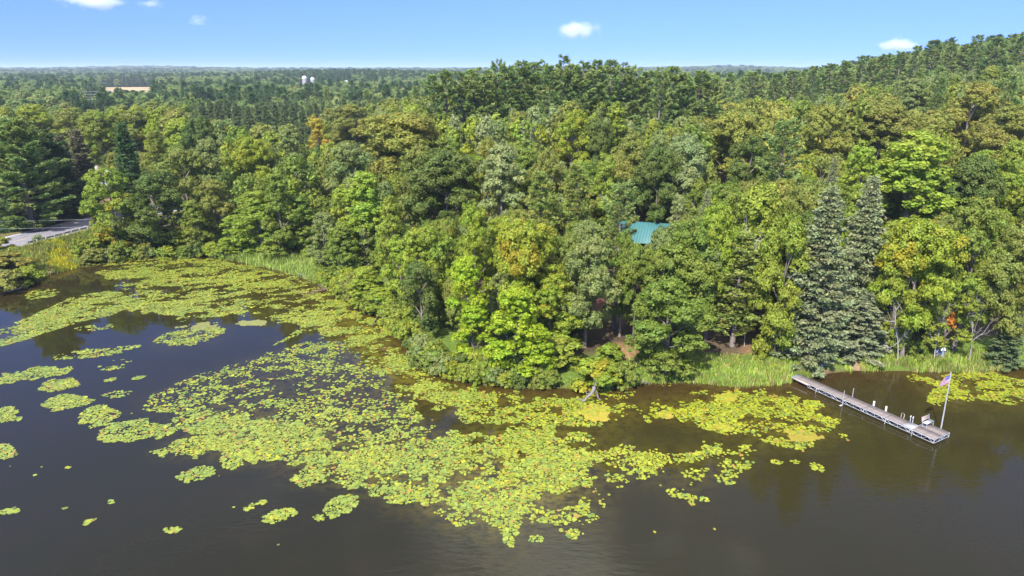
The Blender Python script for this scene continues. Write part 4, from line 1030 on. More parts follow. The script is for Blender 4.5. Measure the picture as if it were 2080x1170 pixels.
ISLETS = [(60, 762, 88, 13, -10), (118, 782, 52, 12, -8), (130, 818, 52, 17, -6), (195, 846, 50, 21, -12), (268, 876, 72, 23, -3), (12, 845, 36, 20, 0), (8, 918, 26, 17, 10), (400, 963, 46, 15, -10), (700, 1022, 38, 29, -20), (575, 1046, 42, 14, -12), (348, 1077, 29, 8, -12), (20, 1040, 24, 7, -6),
          (505, 1031, 15, 7, -25), (530, 1021, 11, 6, -15), (192, 1119, 8, 5, -40), (181, 1059, 14, 5, -20), (224, 1020, 8, 3, 0), (238, 802, 32, 7, -10), (182, 668, 42, 8, -8), (170, 719, 66, 9, -6), (250, 709, 46, 7, -12), (237, 740, 38, 9, -10), (468, 937, 24, 20, 10), (1163, 1084, 16, 11, 0), (1088, 1095, 18, 8, 0), (620, 984, 14, 7, -10), (648, 1052, 14, 8, 0), (1660, 950, 16, 8, 20), (1578, 938, 14, 5, 10), (1614, 938, 13, 5, 10), (1714, 887, 15, 7, 15), (880, 1124, 4, 3, 0), (140, 950, 6, 3, 0), (222, 772, 14, 4, -15), (280, 768, 16, 4, -12), (130, 1033, 5, 3, 0), (903, 905, 14, 8, 0), (922, 880, 14, 7, 0), (1430, 1015, 12, 5, 0), (1655, 1010 - 60, 8, 5, 0)]
sp = .205
gx, gy = np.meshgrid(np.arange(-85, 66, sp), np.arange(34, 120, sp))
gx = gx + LR.uniform(-.4, .4, gx.shape) * sp; gy = gy + LR.uniform(-.4, .4, gy.shape) * sp
gx = gx.ravel(); gy = gy.ravel()
wet = shore_d(gx, gy) < -.25
gx, gy = gx[wet], gy[wet]
ppx, ppy = project(gx, gy, 0 * gx)
# patchiness: the mats are made of rafts, with drifted streaks of open water between them
ang = math.radians(14); ax_ = gx * math.cos(ang) + gy * math.sin(ang); ay_ = -gx * math.sin(ang) + gy * math.cos(ang)
f1 = fbm(ax_ / 5.5, ay_ / 3.6, 71, 4); f2 = fbm(gx / .9, gy / .9, 72, 2)
def cdf(v): return np.argsort(np.argsort(v)) / len(v)
f3 = LR.random(len(gx)); f4 = fbm(ax_ / 2.6, ay_ / 1.2, 75, 3)
score = cdf(.30 * cdf(f1) + .34 * cdf(f4) + .28 * cdf(f2) + .30 * f3)
score2 = cdf(.24 * cdf(f1) + .30 * cdf(f4) + .32 * cdf(f2) + .26 * f3)
score3 = cdf(.16 * cdf(f1) + .24 * cdf(f4) + .34 * cdf(f2) + .42 * f3)
dens = np.zeros(len(gx)); densf = np.zeros(len(gx))
wob = 9 * (fbm(gx / 2.2, gy / 2.2, 73, 3) - .5)
for poly, d in MATSPX:
    # ragged outline: test in world space, jittered by noise
    wp_ = np.array([P(a, b)[:2] for a, b in poly])
    j = inpoly(gx + .45 * wob * .5, gy + .45 * wob, wp_)
    if d > 0: dens = np.maximum(dens, j * d)
    else: densf = np.maximum(densf, j * -d)
lw = bpy.data.objects["lake_water"].data
wv = np.empty(len(lw.vertices) * 3, np.float32); lw.vertices.foreach_get("co", wv); wv = wv.reshape(-1, 3)
wd_ = np.zeros(len(wv)); 
for poly, d in MATSPX:
    wp_ = np.array([P(a, b)[:2] for a, b in poly])
    for ox in (-1.5, 0, 1.5):
        for oy in (-1.5, 0, 1.5): wd_ += inpoly(wv[:, 0] + ox, wv[:, 1] + oy, wp_) * abs(d) / 9
at_ = lw.attributes.new("weed", "FLOAT", "POINT"); at_.data.foreach_set("value", np.clip(wd_ * (.35 + .65 * sst(wv[:, 0], -50, 0)), 0, 1).astype(np.float32))
keepm = np.where(dens > .7, score2, score) < dens
keepm |= score3 < densf
isl_masks = []
for i_, (cx_, cy_, rx, ry, an) in enumerate(ISLETS):
    c = P(cx_, cy_); ex = P(cx_ + rx * math.cos(math.radians(an)), cy_ + rx * math.sin(math.radians(an))) - c; ey = P(cx_, cy_ - ry) - c
    A = np.linalg.inv(np.array([[ex[0], ey[0]], [ex[1], ey[1]]]))
    u = A[0, 0] * (gx - c[0]) + A[0, 1] * (gy - c[1]); v = A[1, 0] * (gx - c[0]) + A[1, 1] * (gy - c[1])
    big = rx > 20
    m = np.hypot(u, v) + (1.1 if big else .5) * (fbm(gx / (1.6 if big else .8), gy / (1.6 if big else .8), 80 + i_, 3) - .5) < .92
    if cy_ < 815 and cy_ > 660 and cx_ > 150 and big: m &= score3 < .46
    else: m &= score2 < .95
    m &= ~keepm
    isl_masks.append(m)
def radii(n): return np.clip(.128 * np.exp(LR.normal(0, .28, n)), .06, .235)
m = keepm
for q in isl_masks: pass
xy = np.stack([gx[m], gy[m]], 1); nP = len(xy)
# a few strays around every mat
st_ = (LR.random(len(gx)) < .0016) & (fbm(gx / 9, gy / 9, 77) > .5) & ~m & (ppy > 600) & (ppx < 1500)
xy = np.concatenate([xy, np.stack([gx[st_], gy[st_]], 1)])
o = pads_mesh(xy, radii(len(xy)), pad_colors(len(xy), xy[:, 0], xy[:, 1])).obj("lily_pads", PADM)
tag(o, "rafts of yellow-green lily pads covering the bay and the shore water", "lily pads", kind="stuff")
print("pads", len(xy))
NAMED_ISL = {0: "long flat raft of lily pads on the blue open water", 1: "second raft of pads below the long flat one", 3: "plump lily raft above the largest free raft on the dark water", 4: "largest free-floating lily raft on the dark open water", 2: "loose lily raft between the two blue-water rafts and the plump one",
             7: "oval lily raft floating alone on the dark water, half-way to the big mat", 8: "round lily raft hugging the big mat's lower edge", 9: "oblong lily raft below the round one, towards the camera", 10: "small lone lily raft far out on the grey water", 22: "upright lily raft hanging off the mat above the oval raft"}
for i_, m in enumerate(isl_masks):
    k = int(m.sum())
    if k < 2: continue
    xy = np.stack([gx[m], gy[m]], 1); c = xy.mean(0)
    r = empty("lily_raft", (c[0], c[1], 0))
    pb = pads_mesh(xy - c, radii(k), pad_colors(k, xy[:, 0], xy[:, 1]))
    po = tag(pb.obj("pads", PADM, r), kind="stuff")
    cx_, cy_ = ISLETS[i_][:2]; sz_ = ISLETS[i_][2]
    if i_ in NAMED_ISL: lab = NAMED_ISL[i_]
    else:
        size = "tiny cluster of lily pads" if sz_ < 10 else ("small cluster of lily pads" if sz_ < 26 else "loose raft of lily pads")
        where = ("at the frame edge beside the dark water" if cx_ < 30 else "on the blue open water of the bay" if cy_ < 815 else "out on the grey open water" if cx_ < 560 else "just off the big mat" if cx_ < 1250 else "between the scattered pads and the dock")
        lab = f"{size} {where}"
    tag(r, lab, "lily pads", "lily rafts floating apart from the mats")

# ------------------------------------------------------------------ floating algae, thin scum with ragged edges
ALG = mat("algae_scum", (.31, .25, .025), .8, noise=.25, nscale=3.5, bump=.3)
ALT = mat("algae_pale", (.17, .175, .05), .85, noise=.35, nscale=3.5, bump=.3)
for cx_, cy_, rx, ry, mt, lab in ((1204, 836, 40, 20, ALG, "mustard algae mat in front of the grey driftwood stump"), (1628, 886, 42, 13, ALG, "mustard algae mat among the pads nearest the dock end"), (1478, 808, 26, 12, ALG, "mustard algae mat near the grass bank's pads"),
                                  (1470, 868, 20, 7, ALG, "small mustard algae mat on the outer side of the pads"), (1352, 842, 14, 8, ALG, "smallest mustard algae patch between pads and driftwood stump"), (410, 664, 44, 8, ALT, "tan algae mat on the bay beside blue water"), (512, 656, 36, 6, ALT, "tan algae mat in the tree reflections of the bay")):
    c = P(cx_, cy_); ex = (P(cx_ + rx, cy_) - c)[0]; ey = (P(cx_, cy_ - ry) - c)[1]; st = .16
    u_ = np.arange(-1.5 * ex, 1.5 * ex, st); v_ = np.arange(-1.5 * ey, 1.5 * ey, st); U, W_ = np.meshgrid(u_, v_); jx = LR.uniform(-.06, .06, U.shape); jy = LR.uniform(-.06, .06, U.shape)
    Vv = np.stack([U + jx, W_ + jy, .008 + .02 * LR.random(U.shape)], -1).reshape(-1, 3); ii_ = np.arange(U.size).reshape(U.shape)
    Q = np.stack([ii_[:-1, :-1], ii_[:-1, 1:], ii_[1:, 1:], ii_[1:, :-1]], -1).reshape(-1, 4); qc = Vv[Q].mean(1)
    rr = np.hypot(qc[:, 0] / ex, qc[:, 1] / ey) + 1.3 * (fbm(qc[:, 0] / 1.6 + cx_, qc[:, 1] / 1.6, 90, 4) - .5) + .55 * (vnoise(qc[:, 0] * 2.6, qc[:, 1] * 2.6 + cy_, 91) - .5)
    Q = Q[rr < .86]; us_, inv = np.unique(Q, return_inverse=True)
    b_ = MB(); b_.add(Vv[us_], inv.reshape(Q.shape)); o = b_.obj("algae_mat", mt, smooth=True); o.location = (c[0], c[1], 0); tag(o, lab, "algae", "floating algae mats")

# ------------------------------------------------------------------ grasses
GRM = face_color_material("grass_blades", rough=.6, spec=.2, trans=.3)
def grass(name, label, x, y, hmin, hmax, cols, blades=6, wid=.035, spread=.16, z0=None):
    n = len(x); z = G(x, y) if z0 is None else np.full(n, z0)
    bx = np.repeat(x, blades) + LR.normal(0, spread, n * blades); by = np.repeat(y, blades) + LR.normal(0, spread, n * blades); bz = np.repeat(z, blades)
    hh = np.repeat(LR.uniform(hmin, hmax, n), blades) * LR.uniform(.6, 1.15, n * blades); a = LR.uniform(0, 6.28, n * blades); l = LR.uniform(.1, .6, n * blades) * hh
    dxx, dyy = np.cos(a), np.sin(a); wx_, wy_ = -dyy * wid, dxx * wid
    V = np.stack([np.stack([bx - wx_, by - wy_, bz - .05], 1), np.stack([bx + wx_, by + wy_, bz - .05], 1),
                  np.stack([bx + dxx * l * .35 + wx_ * .8, by + dyy * l * .35 + wy_ * .8, bz + hh * .62], 1), np.stack([bx + dxx * l, by + dyy * l, bz + hh], 1), np.stack([bx + dxx * l * .35 - wx_ * .8, by + dyy * l * .35 - wy_ * .8, bz + hh * .62], 1)], 1).reshape(-1, 3)
    b = np.arange(n * blades)[:, None] * 5
    cc = np.array(cols)[LR.integers(0, len(cols), n)] * LR.uniform(.7, 1.25, (n, 1)); u = fbm(x / 2.2, y / 2.2, 95)[:, None]; cc = cc * (.6 + .8 * u)
    col_ = np.c_[np.repeat(cc, blades, 0), np.ones(n * blades)]
    m = MB(); m.add(V, b + np.array([[0, 1, 2, 4]]), Col=col_); m.F.append(b + np.array([[4, 2, 3]])); m.M.append(np.zeros(len(b))); m.A["Col"].append((1, col_))
    return tag(m.obj(name, GRM), label, "grass", kind="stuff")
def sample(n, box, cond):
    x = LR.uniform(box[0], box[1], n); y = LR.uniform(box[2], box[3], n); k = cond(x, y); return x[k], y[k]
def bank(x, y):
    s = shore_d(x, y); px_, py_ = project(x, y, np.full_like(x, .5))
    dep = np.interp(px_, [1230, 1300, 1380, 1480, 1560, 1640, 1720, 1800, 2040], [2.5, 6, 6.5, 7.0, 6.5, 4.6, 3.0, 3.4, 3.2]) + 2.2 * (fbm(x / 3, y / 3, 96) - .5)
    path = np.abs(px_ - np.interp(py_, [715, 752], [1714, 1750])) < 9
    bare = (fbm(x / 1.1, y / 1.1, 97) < .36)
    return (s > -.35) & (s < dep) & (px_ > 1225) & ((px_ < 2045) | (px_ > 2085)) & ~path & ~bare & ~((px_ > 1655) & (px_ < 1712) & (s < .9))
x, y = sample(38000, (5, 88, 58, 86), bank)
dd = shore_d(x, y); px_, _ = project(x, y, x * 0 + .4)
tall = ((px_ > 1560) & (px_ < 1632) & (dd < 2.2)) | (px_ > 1760)
GC = [(.27, .39, .05), (.23, .36, .045), (.32, .42, .06), (.40, .44, .065), (.25, .38, .065), (.42, .38, .14)]
grass("bank_grass", "bright green grass bank along the dock shore", x[~tall], y[~tall], .22, .55, GC)
grass("tall_bank_grass", "tall rank grass hanging over the water beside the dock", x[tall], y[tall], .42, .85, GC + [(.40, .38, .12)], blades=7)
def marsh(x, y):
    s = shore_d(x, y); px_, py_ = project(x, y, x * 0 + .4); return (s > -.6) & (s < np.interp(px_, [440, 480, 640, 690], [2, 9, 8, 2])) & (px_ > 440) & (px_ < 690)
x, y = sample(30000, (-62, -22, 90, 132), marsh)
grass("marsh_grass", "pale green marsh grass at the back of the bay", x, y, .5, 1.2, [(.32, .42, .08), (.27, .38, .07), (.38, .44, .11)], wid=.05)
def emb(x, y):
    s = shore_d(x, y); r = road_d(x, y); px_, py_ = project(x, y, x * 0 + 1); return (s > -.3) & (r > 6.0) & (px_ < 240) & (y < np.interp(x, ROAD[:, 0], ROAD[:, 1])) & (px_ > -60)
x, y = sample(52000, (-105, -60, 92, 136), emb)
gold = fbm(x / 3.2, y / 2.2, 98) > .56
px_, _ = project(x, y, x * 0 + 1)
gold &= (px_ > 95)
grass("embankment_grass", "rough green grass on the road embankment above the bay", x[~gold], y[~gold], .4, .95, [(.28, .35, .05), (.22, .32, .05), (.33, .35, .08), (.36, .30, .09)], wid=.05)
grass("goldenrod", "yellow goldenrod patches on the road embankment", x[gold], y[gold], .4, .75, [(.60, .52, .02), (.48, .46, .03), (.36, .41, .04)], wid=.045)
def fringe(x, y):
    s = shore_d(x, y); px_, py_ = project(x, y, x * 0); return (s > -.5) & (s < .9) & (((px_ > 150) & (px_ < 460)) | ((px_ > 690) & (px_ < 1235))) & (fbm(x / 1.7, y / 1.7, 99) > .5)
x, y = sample(60000, (-76, 20, 60, 124), fringe)
grass("shore_sedge", "patchy sedge fringe under the shoreline shrubs", x, y, .3, .8, [(.28, .36, .06), (.22, .31, .05), (.34, .35, .09)], wid=.045)

# ------------------------------------------------------------------ driftwood and fallen branches
DRIFT = mat("drift_wood", (.20, .175, .16), .85, noise=.35, nscale=9, stretch=(2, 2, 2)); TWIG = mat("brown_twigs", (.22, .14, .10), .9, noise=.3, nscale=6)
def wood(name, label, lines, m, parts=None):
    c = np.array(lines[0][0][0]); root = empty(name, c)
    for nm, pts, r in [(l[2], l[0], l[1]) for l in lines]:
        b = MB(); p = np.array(pts, float) - c; q = np.linspace(0, 1, 9); s = np.linspace(0, 1, len(p))
        pp = np.stack([np.interp(q, s, p[:, k]) for k in range(3)], 1); pp[1:-1] += LR.normal(0, .05, (7, 3)); b.tube(pp, np.linspace(r, r * .3, 9), 7); b.obj(nm, m, root)
    return tag(root, label, "driftwood")
def at(px, py, z): return tuple(P(px, py, z))
wood("fallen_tree", "grey driftwood stump with forked limbs reaching into the pads", [
    ([at(1206, 786, 1.5), at(1203, 800, .9), at(1188, 812, .35), at(1182, 818, -.1)], .20, "trunk"), ([at(1206, 790, 1.3), at(1213, 803, .5), at(1219, 815, -.1)], .16, "limb"), ([at(1202, 800, .8), at(1192, 800, .75), at(1190, 794, 1.0)], .09, "limb"),
    ([at(1188, 812, .3), at(1178, 812, .25), at(1170, 811, .15)], .06, "limb"), ([at(1208, 788, 1.4), at(1210, 776, 2.1), at(1207, 768, 2.6)], .11, "limb"), ([at(1201, 798, .9), at(1197, 792, 1.3)], .05, "limb")], DRIFT)
wood("fallen_branch", "brushy brown fallen branch lying across the pads below the marsh", [
    ([at(700, 572, .6), at(670, 586, .25), at(640, 594, .05), at(600, 594, .02)], .12, "limb")] + [([at(690 - 3 * k, 576 + k, .5), at(672 - 5 * k, 574 + 3 * k, .6 - .06 * k), at(648 - 4 * k, 575 + 4 * k, .3)], .045, "twig") for k in range(8)], TWIG)
wood("fallen_branch", "thin bare branch over the pads under the lime maple", [
    ([at(790, 622, .8), at(772, 630, .5), at(745, 626, .3)], .07, "limb"), ([at(780, 627, .6), at(765, 645, .3), at(757, 662, .05)], .06, "limb"), ([at(752, 627, .3), at(748, 634, .1)], .03, "twig")], DRIFT)
wood("fallen_branch", "pale drift log jutting from the inner shore into the pads", [([at(866, 704, .5), at(845, 708, .3), at(826, 713, .05)], .11, "limb"), ([at(832, 702, .2), at(815, 700, .1)], .07, "limb")], DRIFT)
wood("fallen_branch", "short pale log at the edge of the grass bank by the yellowing bush", [([at(1290, 768, .5), at(1308, 775, .25), at(1321, 780, .02)], .10, "limb"), ([at(1306, 774, .3), at(1307, 783, .02)], .05, "limb")], DRIFT)
wood("fallen_branch", "grey twiggy branch hanging off the bank beside the low yellow-green tree", [([at(1128, 768, .6), at(1112, 776, .3), at(1103, 790, .02)], .06, "limb"), ([at(1120, 772, .4), at(1108, 772, .4)], .03, "twig"), ([at(1110, 778, .3), at(1118, 790, .05)], .03, "twig")], DRIFT)
wood("fallen_branch", "white weathered log at the waterline of the point", [([at(52, 584, .2), at(25, 589, .15), at(0, 596, .05)], .16, "limb")], DRIFT)
wood("fallen_branch", "thin pale branch dipping from the marsh grass into the bay", [([at(606, 556, .6), at(620, 561, .4), at(636, 571, .02)], .06, "limb"), ([at(612, 558, .5), at(604, 563, .2)], .03, "twig")], DRIFT)
# ------------------------------------------------------------------ the dock (local x runs out along it, local y towards its far side)
WOOD = mat("deck_wood", (.235, .195, .168), .85, noise=.22, nscale=3.0, stretch=(1, 1, 1)); WOODG = mat("deck_mat_grey", (.20, .20, .215), .8, noise=.12, nscale=6)
ALU = mat("aluminium", (.66, .67, .69), .38, metal=.55, noise=.08, nscale=5); PVC = mat("white_plastic", (.82, .82, .83), .45); SKIRT = mat("pale_timber", (.52, .45, .38), .85, noise=.2, nscale=3, stretch=(.4, 2, 2))
DX, DY = 33.09, 61.48
DROT = math.atan2(-.8634, .5046)
def dock_pt(a, c, z): ca, sa = math.cos(DROT), math.sin(DROT); return np.array([DX + a * ca - c * sa, DY + a * sa + c * ca, z])
dock = empty("dock", (DX, DY, 0), DROT)
tag(dock, "long narrow dock with wooden deck on white truss frame, ending in a wider platform", "dock")
DZ = .60
pm = {}
def plank(a, c0, c1, wd, z=DZ, m=WOOD, rz=0):
    key = (round(c1 - c0, 2), wd, m.name)
    if key not in pm:
        b = MB(); b.box((0, 0, -.018), (wd, c1 - c0, .036)); pm[key] = b.mesh("plank", m)
    o = link(bpy.data.objects.new("plank", pm[key]), dock); o.location = (a, (c0 + c1) / 2, z + LR.uniform(-.003, .003)); o.rotation_euler = (0, 0, LR.normal(0, .002) + rz)
pw, gap = .140, .012
a = -6.15
sect = [-6.15, -3.05, 0.0, 2.2, 4.45, 6.72]
while a + pw < 8.95:
    joint = any(abs(a + pw / 2 - s) < .075 for s in sect[1:-1])
    m_ = WOODG if a < -5.7 else WOOD
    if joint: a += .05
    plank(a + pw / 2, 0, 1.25, pw, m=m_); a += pw + gap
k = 0
a = 6.80
while a + pw < 8.95:
    plank(a + pw / 2, 1.262, 2.42, pw); a += pw + gap
def truss(name, x0, x1, c, zt, zb, bays, y1=None):
    """two chords, uprights and diagonals of one side"""
    b = MB(); L = x1 - x0
    def bar(p, q, t): b.tube([p, q], t, 4)
    pt = lambda s, z: (x0 + L * s, c, z) if y1 is None else (x0, c + (y1 - c) * s, z)
    bar(pt(0, zt), pt(1, zt), .034); bar(pt(0, zb), pt(1, zb), .030)
    for i in range(bays + 1): bar(pt(i / bays, zb), pt(i / bays, zt), .026)
    for i in range(bays):
        bar(pt(i / bays, zb if i % 2 else zt), pt((i + .5) / bays, zt if i % 2 else zb), .017); bar(pt((i + .5) / bays, zt if i % 2 else zb), pt((i + 1) / bays, zb if i % 2 else zt), .017)
    return b.obj(name, ALU, dock)
for x0, x1 in ((-4.1, -3.05), (-3.05, 0), (0, 2.2), (2.2, 4.45), (4.45, 6.72), (6.72, 8.95)):
    nb_ = max(1, int(round((x1 - x0) / 1.02)))
    truss("truss_frame", x0 + .02, x1 - .02, -.02, .545, .20, nb_)
    truss("truss_frame", x0 + .02, x1 - .02, 1.27 if x1 < 8 else 2.44, .545, .20, nb_)
truss("truss_frame", 8.97, 8.97, 0, .545, .20, 2, y1=2.42)
truss("truss_frame", 6.77, 6.77, 1.30, .545, .20, 1, y1=2.42)
b = MB(); b.box((-5.1, -.025, .47), (2.0, .05, .20)); b.obj("side_board", SKIRT, dock); b = MB(); b.box((-5.1, 1.275, .47), (2.0, .05, .20)); b.obj("side_board", SKIRT, dock)
def leg(a, c, z1, foot=False):
    b = MB(); b.tube([(a, c, -1.4), (a, c, z1)], .035, 8)
    if foot: b.box((a, c - .12, .0), (.16, .5, .06))
    return b.obj("leg_post", ALU, dock)
leg(0, -.09, 1.55, True); leg(.05, 1.34, 1.5)
for a_, c_, z_ in ((4.45, -.09, .52), (7.0, -.09, .52), (8.9, 2.5, .52), (4.45, 1.34, .52), (-3.05, -.09, .5), (-3.05, 1.34, .5)): leg(a_, c_, z_)
for a_ in (2.3, 3.55):
    b = MB(); b.tube([(a_, 1.36, .2), (a_, 1.36, 1.02)], .085, 12); b.tube([(a_, 1.36, 1.02), (a_, 1.36, 1.05)], [.095, .06], 12); b.obj("bumper_post", PVC, dock)
lad = MB()
for a_ in (5.35, 5.55):
    pass
lad.tube([(5.05, 1.36, .1), (5.05, 1.38, 1.0), (5.18, 1.30, 1.18), (5.32, 1.38, 1.0), (5.32, 1.36, .1)], .028, 6)
lad.obj("ladder_rail", SKIRT, dock)
b = MB()
for a_ in (5.95, 6.18):
    b.tube([(a_, 1.48, -.6), (a_, 1.36, .6), (a_, 1.30, 1.05), (a_ + .02, 1.16, 1.12)], .03, 6); b.tube([(a_, 1.3, 1.05), (a_ + .02, 1.3, 1.2)], .04, 6)
for z_ in (-.3, 0, .3): b.tube([(5.95, 1.43, z_), (6.18, 1.43, z_)], .025, 5)
b.obj("swim_ladder", PVC, dock)
b = MB(); b.box((6.45, .62, DZ + .012), (.95, 1.2, .018)); b.obj("grey_panel", mat("weathered_grey", (.36, .355, .35), .8, noise=.12, nscale=3), dock)

# ------------------------------------------------------------------ bench, flagpole, flag
bench = empty("bench", dock_pt(7.05, 1.86, DZ), DROT); tag(bench, "wooden-backed bench with pale frame at the dock platform", "bench")
BW = mat("bench_wood", (.44, .36, .30), .8, noise=.2, nscale=5, stretch=(3, .5, 3))
b = MB(); [b.box((.08 + .105 * k, 0, .44), (.095, 1.22, .035)) for k in range(4)]; b.obj("seat", ALU, bench)
for k in range(3):
    b = MB(); b.box((-.055 - .028 * k, 0, .56 + .135 * k), (.03, 1.22, .125)); b.obj("backrest_slat", BW, bench)
for s in (-.55, .55):
    b = MB(); b.tube([(.42, s, 0), (.40, s, .42)], .025, 6); b.tube([(.05, s, 0), (-.02, s, .44), (-.13, s, .92)], .025, 6); b.tube([(.42, s, .42), (-.02, s, .42)], .022, 6); b.tube([(.42, s, .12), (.06, s, .12)], .018, 6)
    b.obj("frame_leg", ALU, bench)
fp0 = dock_pt(8.12, 2.52, 0); fh = 6.1
pole = empty("flagpole", fp0); tag(pole, "slim pale flagpole standing at the dock platform", "flagpole")
lean = np.array([-.16, 0.0])
b = MB(); b.tube([(0, 0, -1.2), (0, 0, .6), (lean[0], lean[1], fh)], [.045, .045, .026], 8); b.obj("pole", ALU, pole)
b = MB(); b.tube([(lean[0], lean[1], fh), (lean[0], lean[1], fh + .05), (lean[0], lean[1], fh + .10)], [.03, .055, .01], 8); b.obj("finial", ALU, pole)
b = MB(); b.tube([(.05, -.03, .7), (lean[0] * .6 + .06, -.04, fh * .5), (lean[0] + .03, -.03, fh - .05)], .009, 4); b.obj("halyard", PVC, pole)
# flag: blown half-limp; u along the fly, v down the hoist
Lf, Hf = 1.35, .86
def flag_pt(u, v):
    s = u * Lf
    droop = .42 * (u ** 1.2) * (1 - .15 * v)
    wv = .10 * math.sin(5.2 * u + 1.6 * v) * u ** .6
    x = -s * .80 - .02; y = wv * 1.3 - .30 * s; z = -.12 - v * Hf * (1 - .18 * u) - droop * .95 + .04 * math.sin(9 * u + 2)
    return np.array([x, y, z])
flag = empty("flag", fp0 + np.array([lean[0] * .985, 0, fh])); tag(flag, "small stars-and-stripes flag hanging half furled from the dock flagpole", "flag")
RED = mat("flag_red", (.42, .018, .06), .8); WHT = mat("flag_white", (.62, .62, .66), .8); BLU = mat("flag_blue", (.022, .035, .24), .8)
nu = 18
for i in range(13):
    b = MB(); u0 = .41 if i < 7 else 0.0; us = np.linspace(u0, 1, nu); v0, v1 = i / 13, (i + 1) / 13
    V = [flag_pt(u, v) for u in us for v in (v0, v1)]; b.add(V, [[2 * k, 2 * k + 2, 2 * k + 3, 2 * k + 1] for k in range(nu - 1)]); b.obj("stripe", RED if i % 2 == 0 else WHT, flag, smooth=True)
b = MB(); us = np.linspace(0, .41, 10); vs = np.linspace(0, 7 / 13, 8); V = [flag_pt(u, v) for u in us for v in vs]
b.add(V, [[i * 8 + j, (i + 1) * 8 + j, (i + 1) * 8 + j + 1, i * 8 + j + 1] for i in range(9) for j in range(7)]); canton = b.obj("canton", BLU, flag, smooth=True)
b = MB()
for r in range(9):
    for c in range(6 if r % 2 == 0 else 5):
        u = .41 * ((c * 2 + 1 + (r % 2)) / 12); v = 7 / 13 * (r + 1) / 10; p0 = flag_pt(u, v); du = unit(flag_pt(u + .01, v) - p0); dv = unit(flag_pt(u, v + .01) - p0); nn = np.cross(du, dv)
        for sgn in (1, -1):
            V = [p0 + nn * .004 * sgn] + [p0 + nn * .004 * sgn + (.026 if k % 2 == 0 else .011) * (math.sin(k * math.pi / 5) * du - math.cos(k * math.pi / 5) * dv) for k in range(10)]
            b.add(V, [[0, 1 + k, 1 + (k + 1) % 10] for k in range(10)])
tag(b.obj("stars", WHT, canton), kind="stuff")

# ------------------------------------------------------------------ things on the bank
def ground_at(px, py, z=.6):
    for _ in range(4): p = P(px, py, z); z = float(G(p[0], p[1]))
    return np.array([p[0], p[1], z])
BUOY = mat("buoy_white", (.74, .78, .86), .5); BAND = mat("buoy_band", (.10, .16, .32), .6)
def lathe(b, prof, n=14, mat=0):
    V = [(r * math.cos(k * 6.28318 / n), r * math.sin(k * 6.28318 / n), z) for r, z in prof for k in range(n)]
    b.add(V, [[i * n + k, i * n + (k + 1) % n, (i + 1) * n + (k + 1) % n, (i + 1) * n + k] for i in range(len(prof) - 1) for k in range(n)], mat)
for px_, py_, r_, lab in ((1687, 741, .26, "largest of three pale round floats lying under the spruce boughs"), (1677, 743, .20, "middle pale round float under the spruce boughs"), (1667, 749, .20, "pale round float half in the grass, apart from the other two")):
    p = ground_at(px_, py_); r = empty("float", p + (0, 0, r_ * .9), LR.uniform(0, 6)); tag(r, lab, "float", "pale floats on the grass bank"); r.rotation_euler = (.6, .3, LR.uniform(0, 6))
    b = MB(); lathe(b, [(r_ * math.sin(t), -r_ * math.cos(t)) for t in np.linspace(.02, math.pi - .02, 12)]); b.obj("shell", BUOY, r, smooth=True)
    b = MB(); lathe(b, [(r_ * 1.015, -.04), (r_ * 1.03, 0), (r_ * 1.015, .04)]); b.obj("band", BAND, r, smooth=True)
    b = MB(); b.tube([(-.06, 0, r_ * .97), (-.05, 0, r_ + .07), (.05, 0, r_ + .07), (.06, 0, r_ * .97)], .018, 6); b.obj("eyelet", BAND, r)
# grey covered heap
p = ground_at(1907, 726); TARP = mat("grey_cover", (.30, .32, .36), .6, noise=.3, nscale=3, bump=.3); TARPW = mat("white_cover", (.80, .81, .84), .55)
r = empty("covered_heap", p); tag(r, "upright heap under grey and white cover beside a trunk on the grass bank", "covered heap")
b = MB(); n_ = 22; V = []
for z_, rr in ((0, .62), (.35, .60), (.8, .50), (1.2, .38), (1.5, .22), (1.62, .03)):
    for k in range(n_):
        a_ = k * 6.28318 / n_; f_ = rr * (1 + .16 * math.sin(4 * a_ + z_ * 2) + .07 * math.sin(9 * a_ + z_ * 5)); V.append((f_ * math.cos(a_) * .95 + .12 * z_ / 1.6, f_ * math.sin(a_) * .75, z_))
b.add(V, [[i * n_ + k, i * n_ + (k + 1) % n_, (i + 1) * n_ + (k + 1) % n_, (i + 1) * n_ + k] for i in range(5) for k in range(n_)]); b.obj("grey_cover", TARP, r, smooth=True)
b = MB(); V = []
for z_, rr in ((.98, .50), (1.28, .39), (1.55, .24), (1.68, .03)):
    for k in range(9):
        a_ = -2.2 + k * .22; f_ = rr * (1 + .1 * math.sin(5 * a_)); V.append((f_ * math.cos(a_) * .95 + .14 * z_ / 1.6, f_ * math.sin(a_) * .78 - .02, z_))
b.add(V, [[i * 9 + k, i * 9 + k + 1, (i + 1) * 9 + k + 1, (i + 1) * 9 + k] for i in range(3) for k in range(8)]); b.obj("white_flap", TARPW, r, smooth=True)

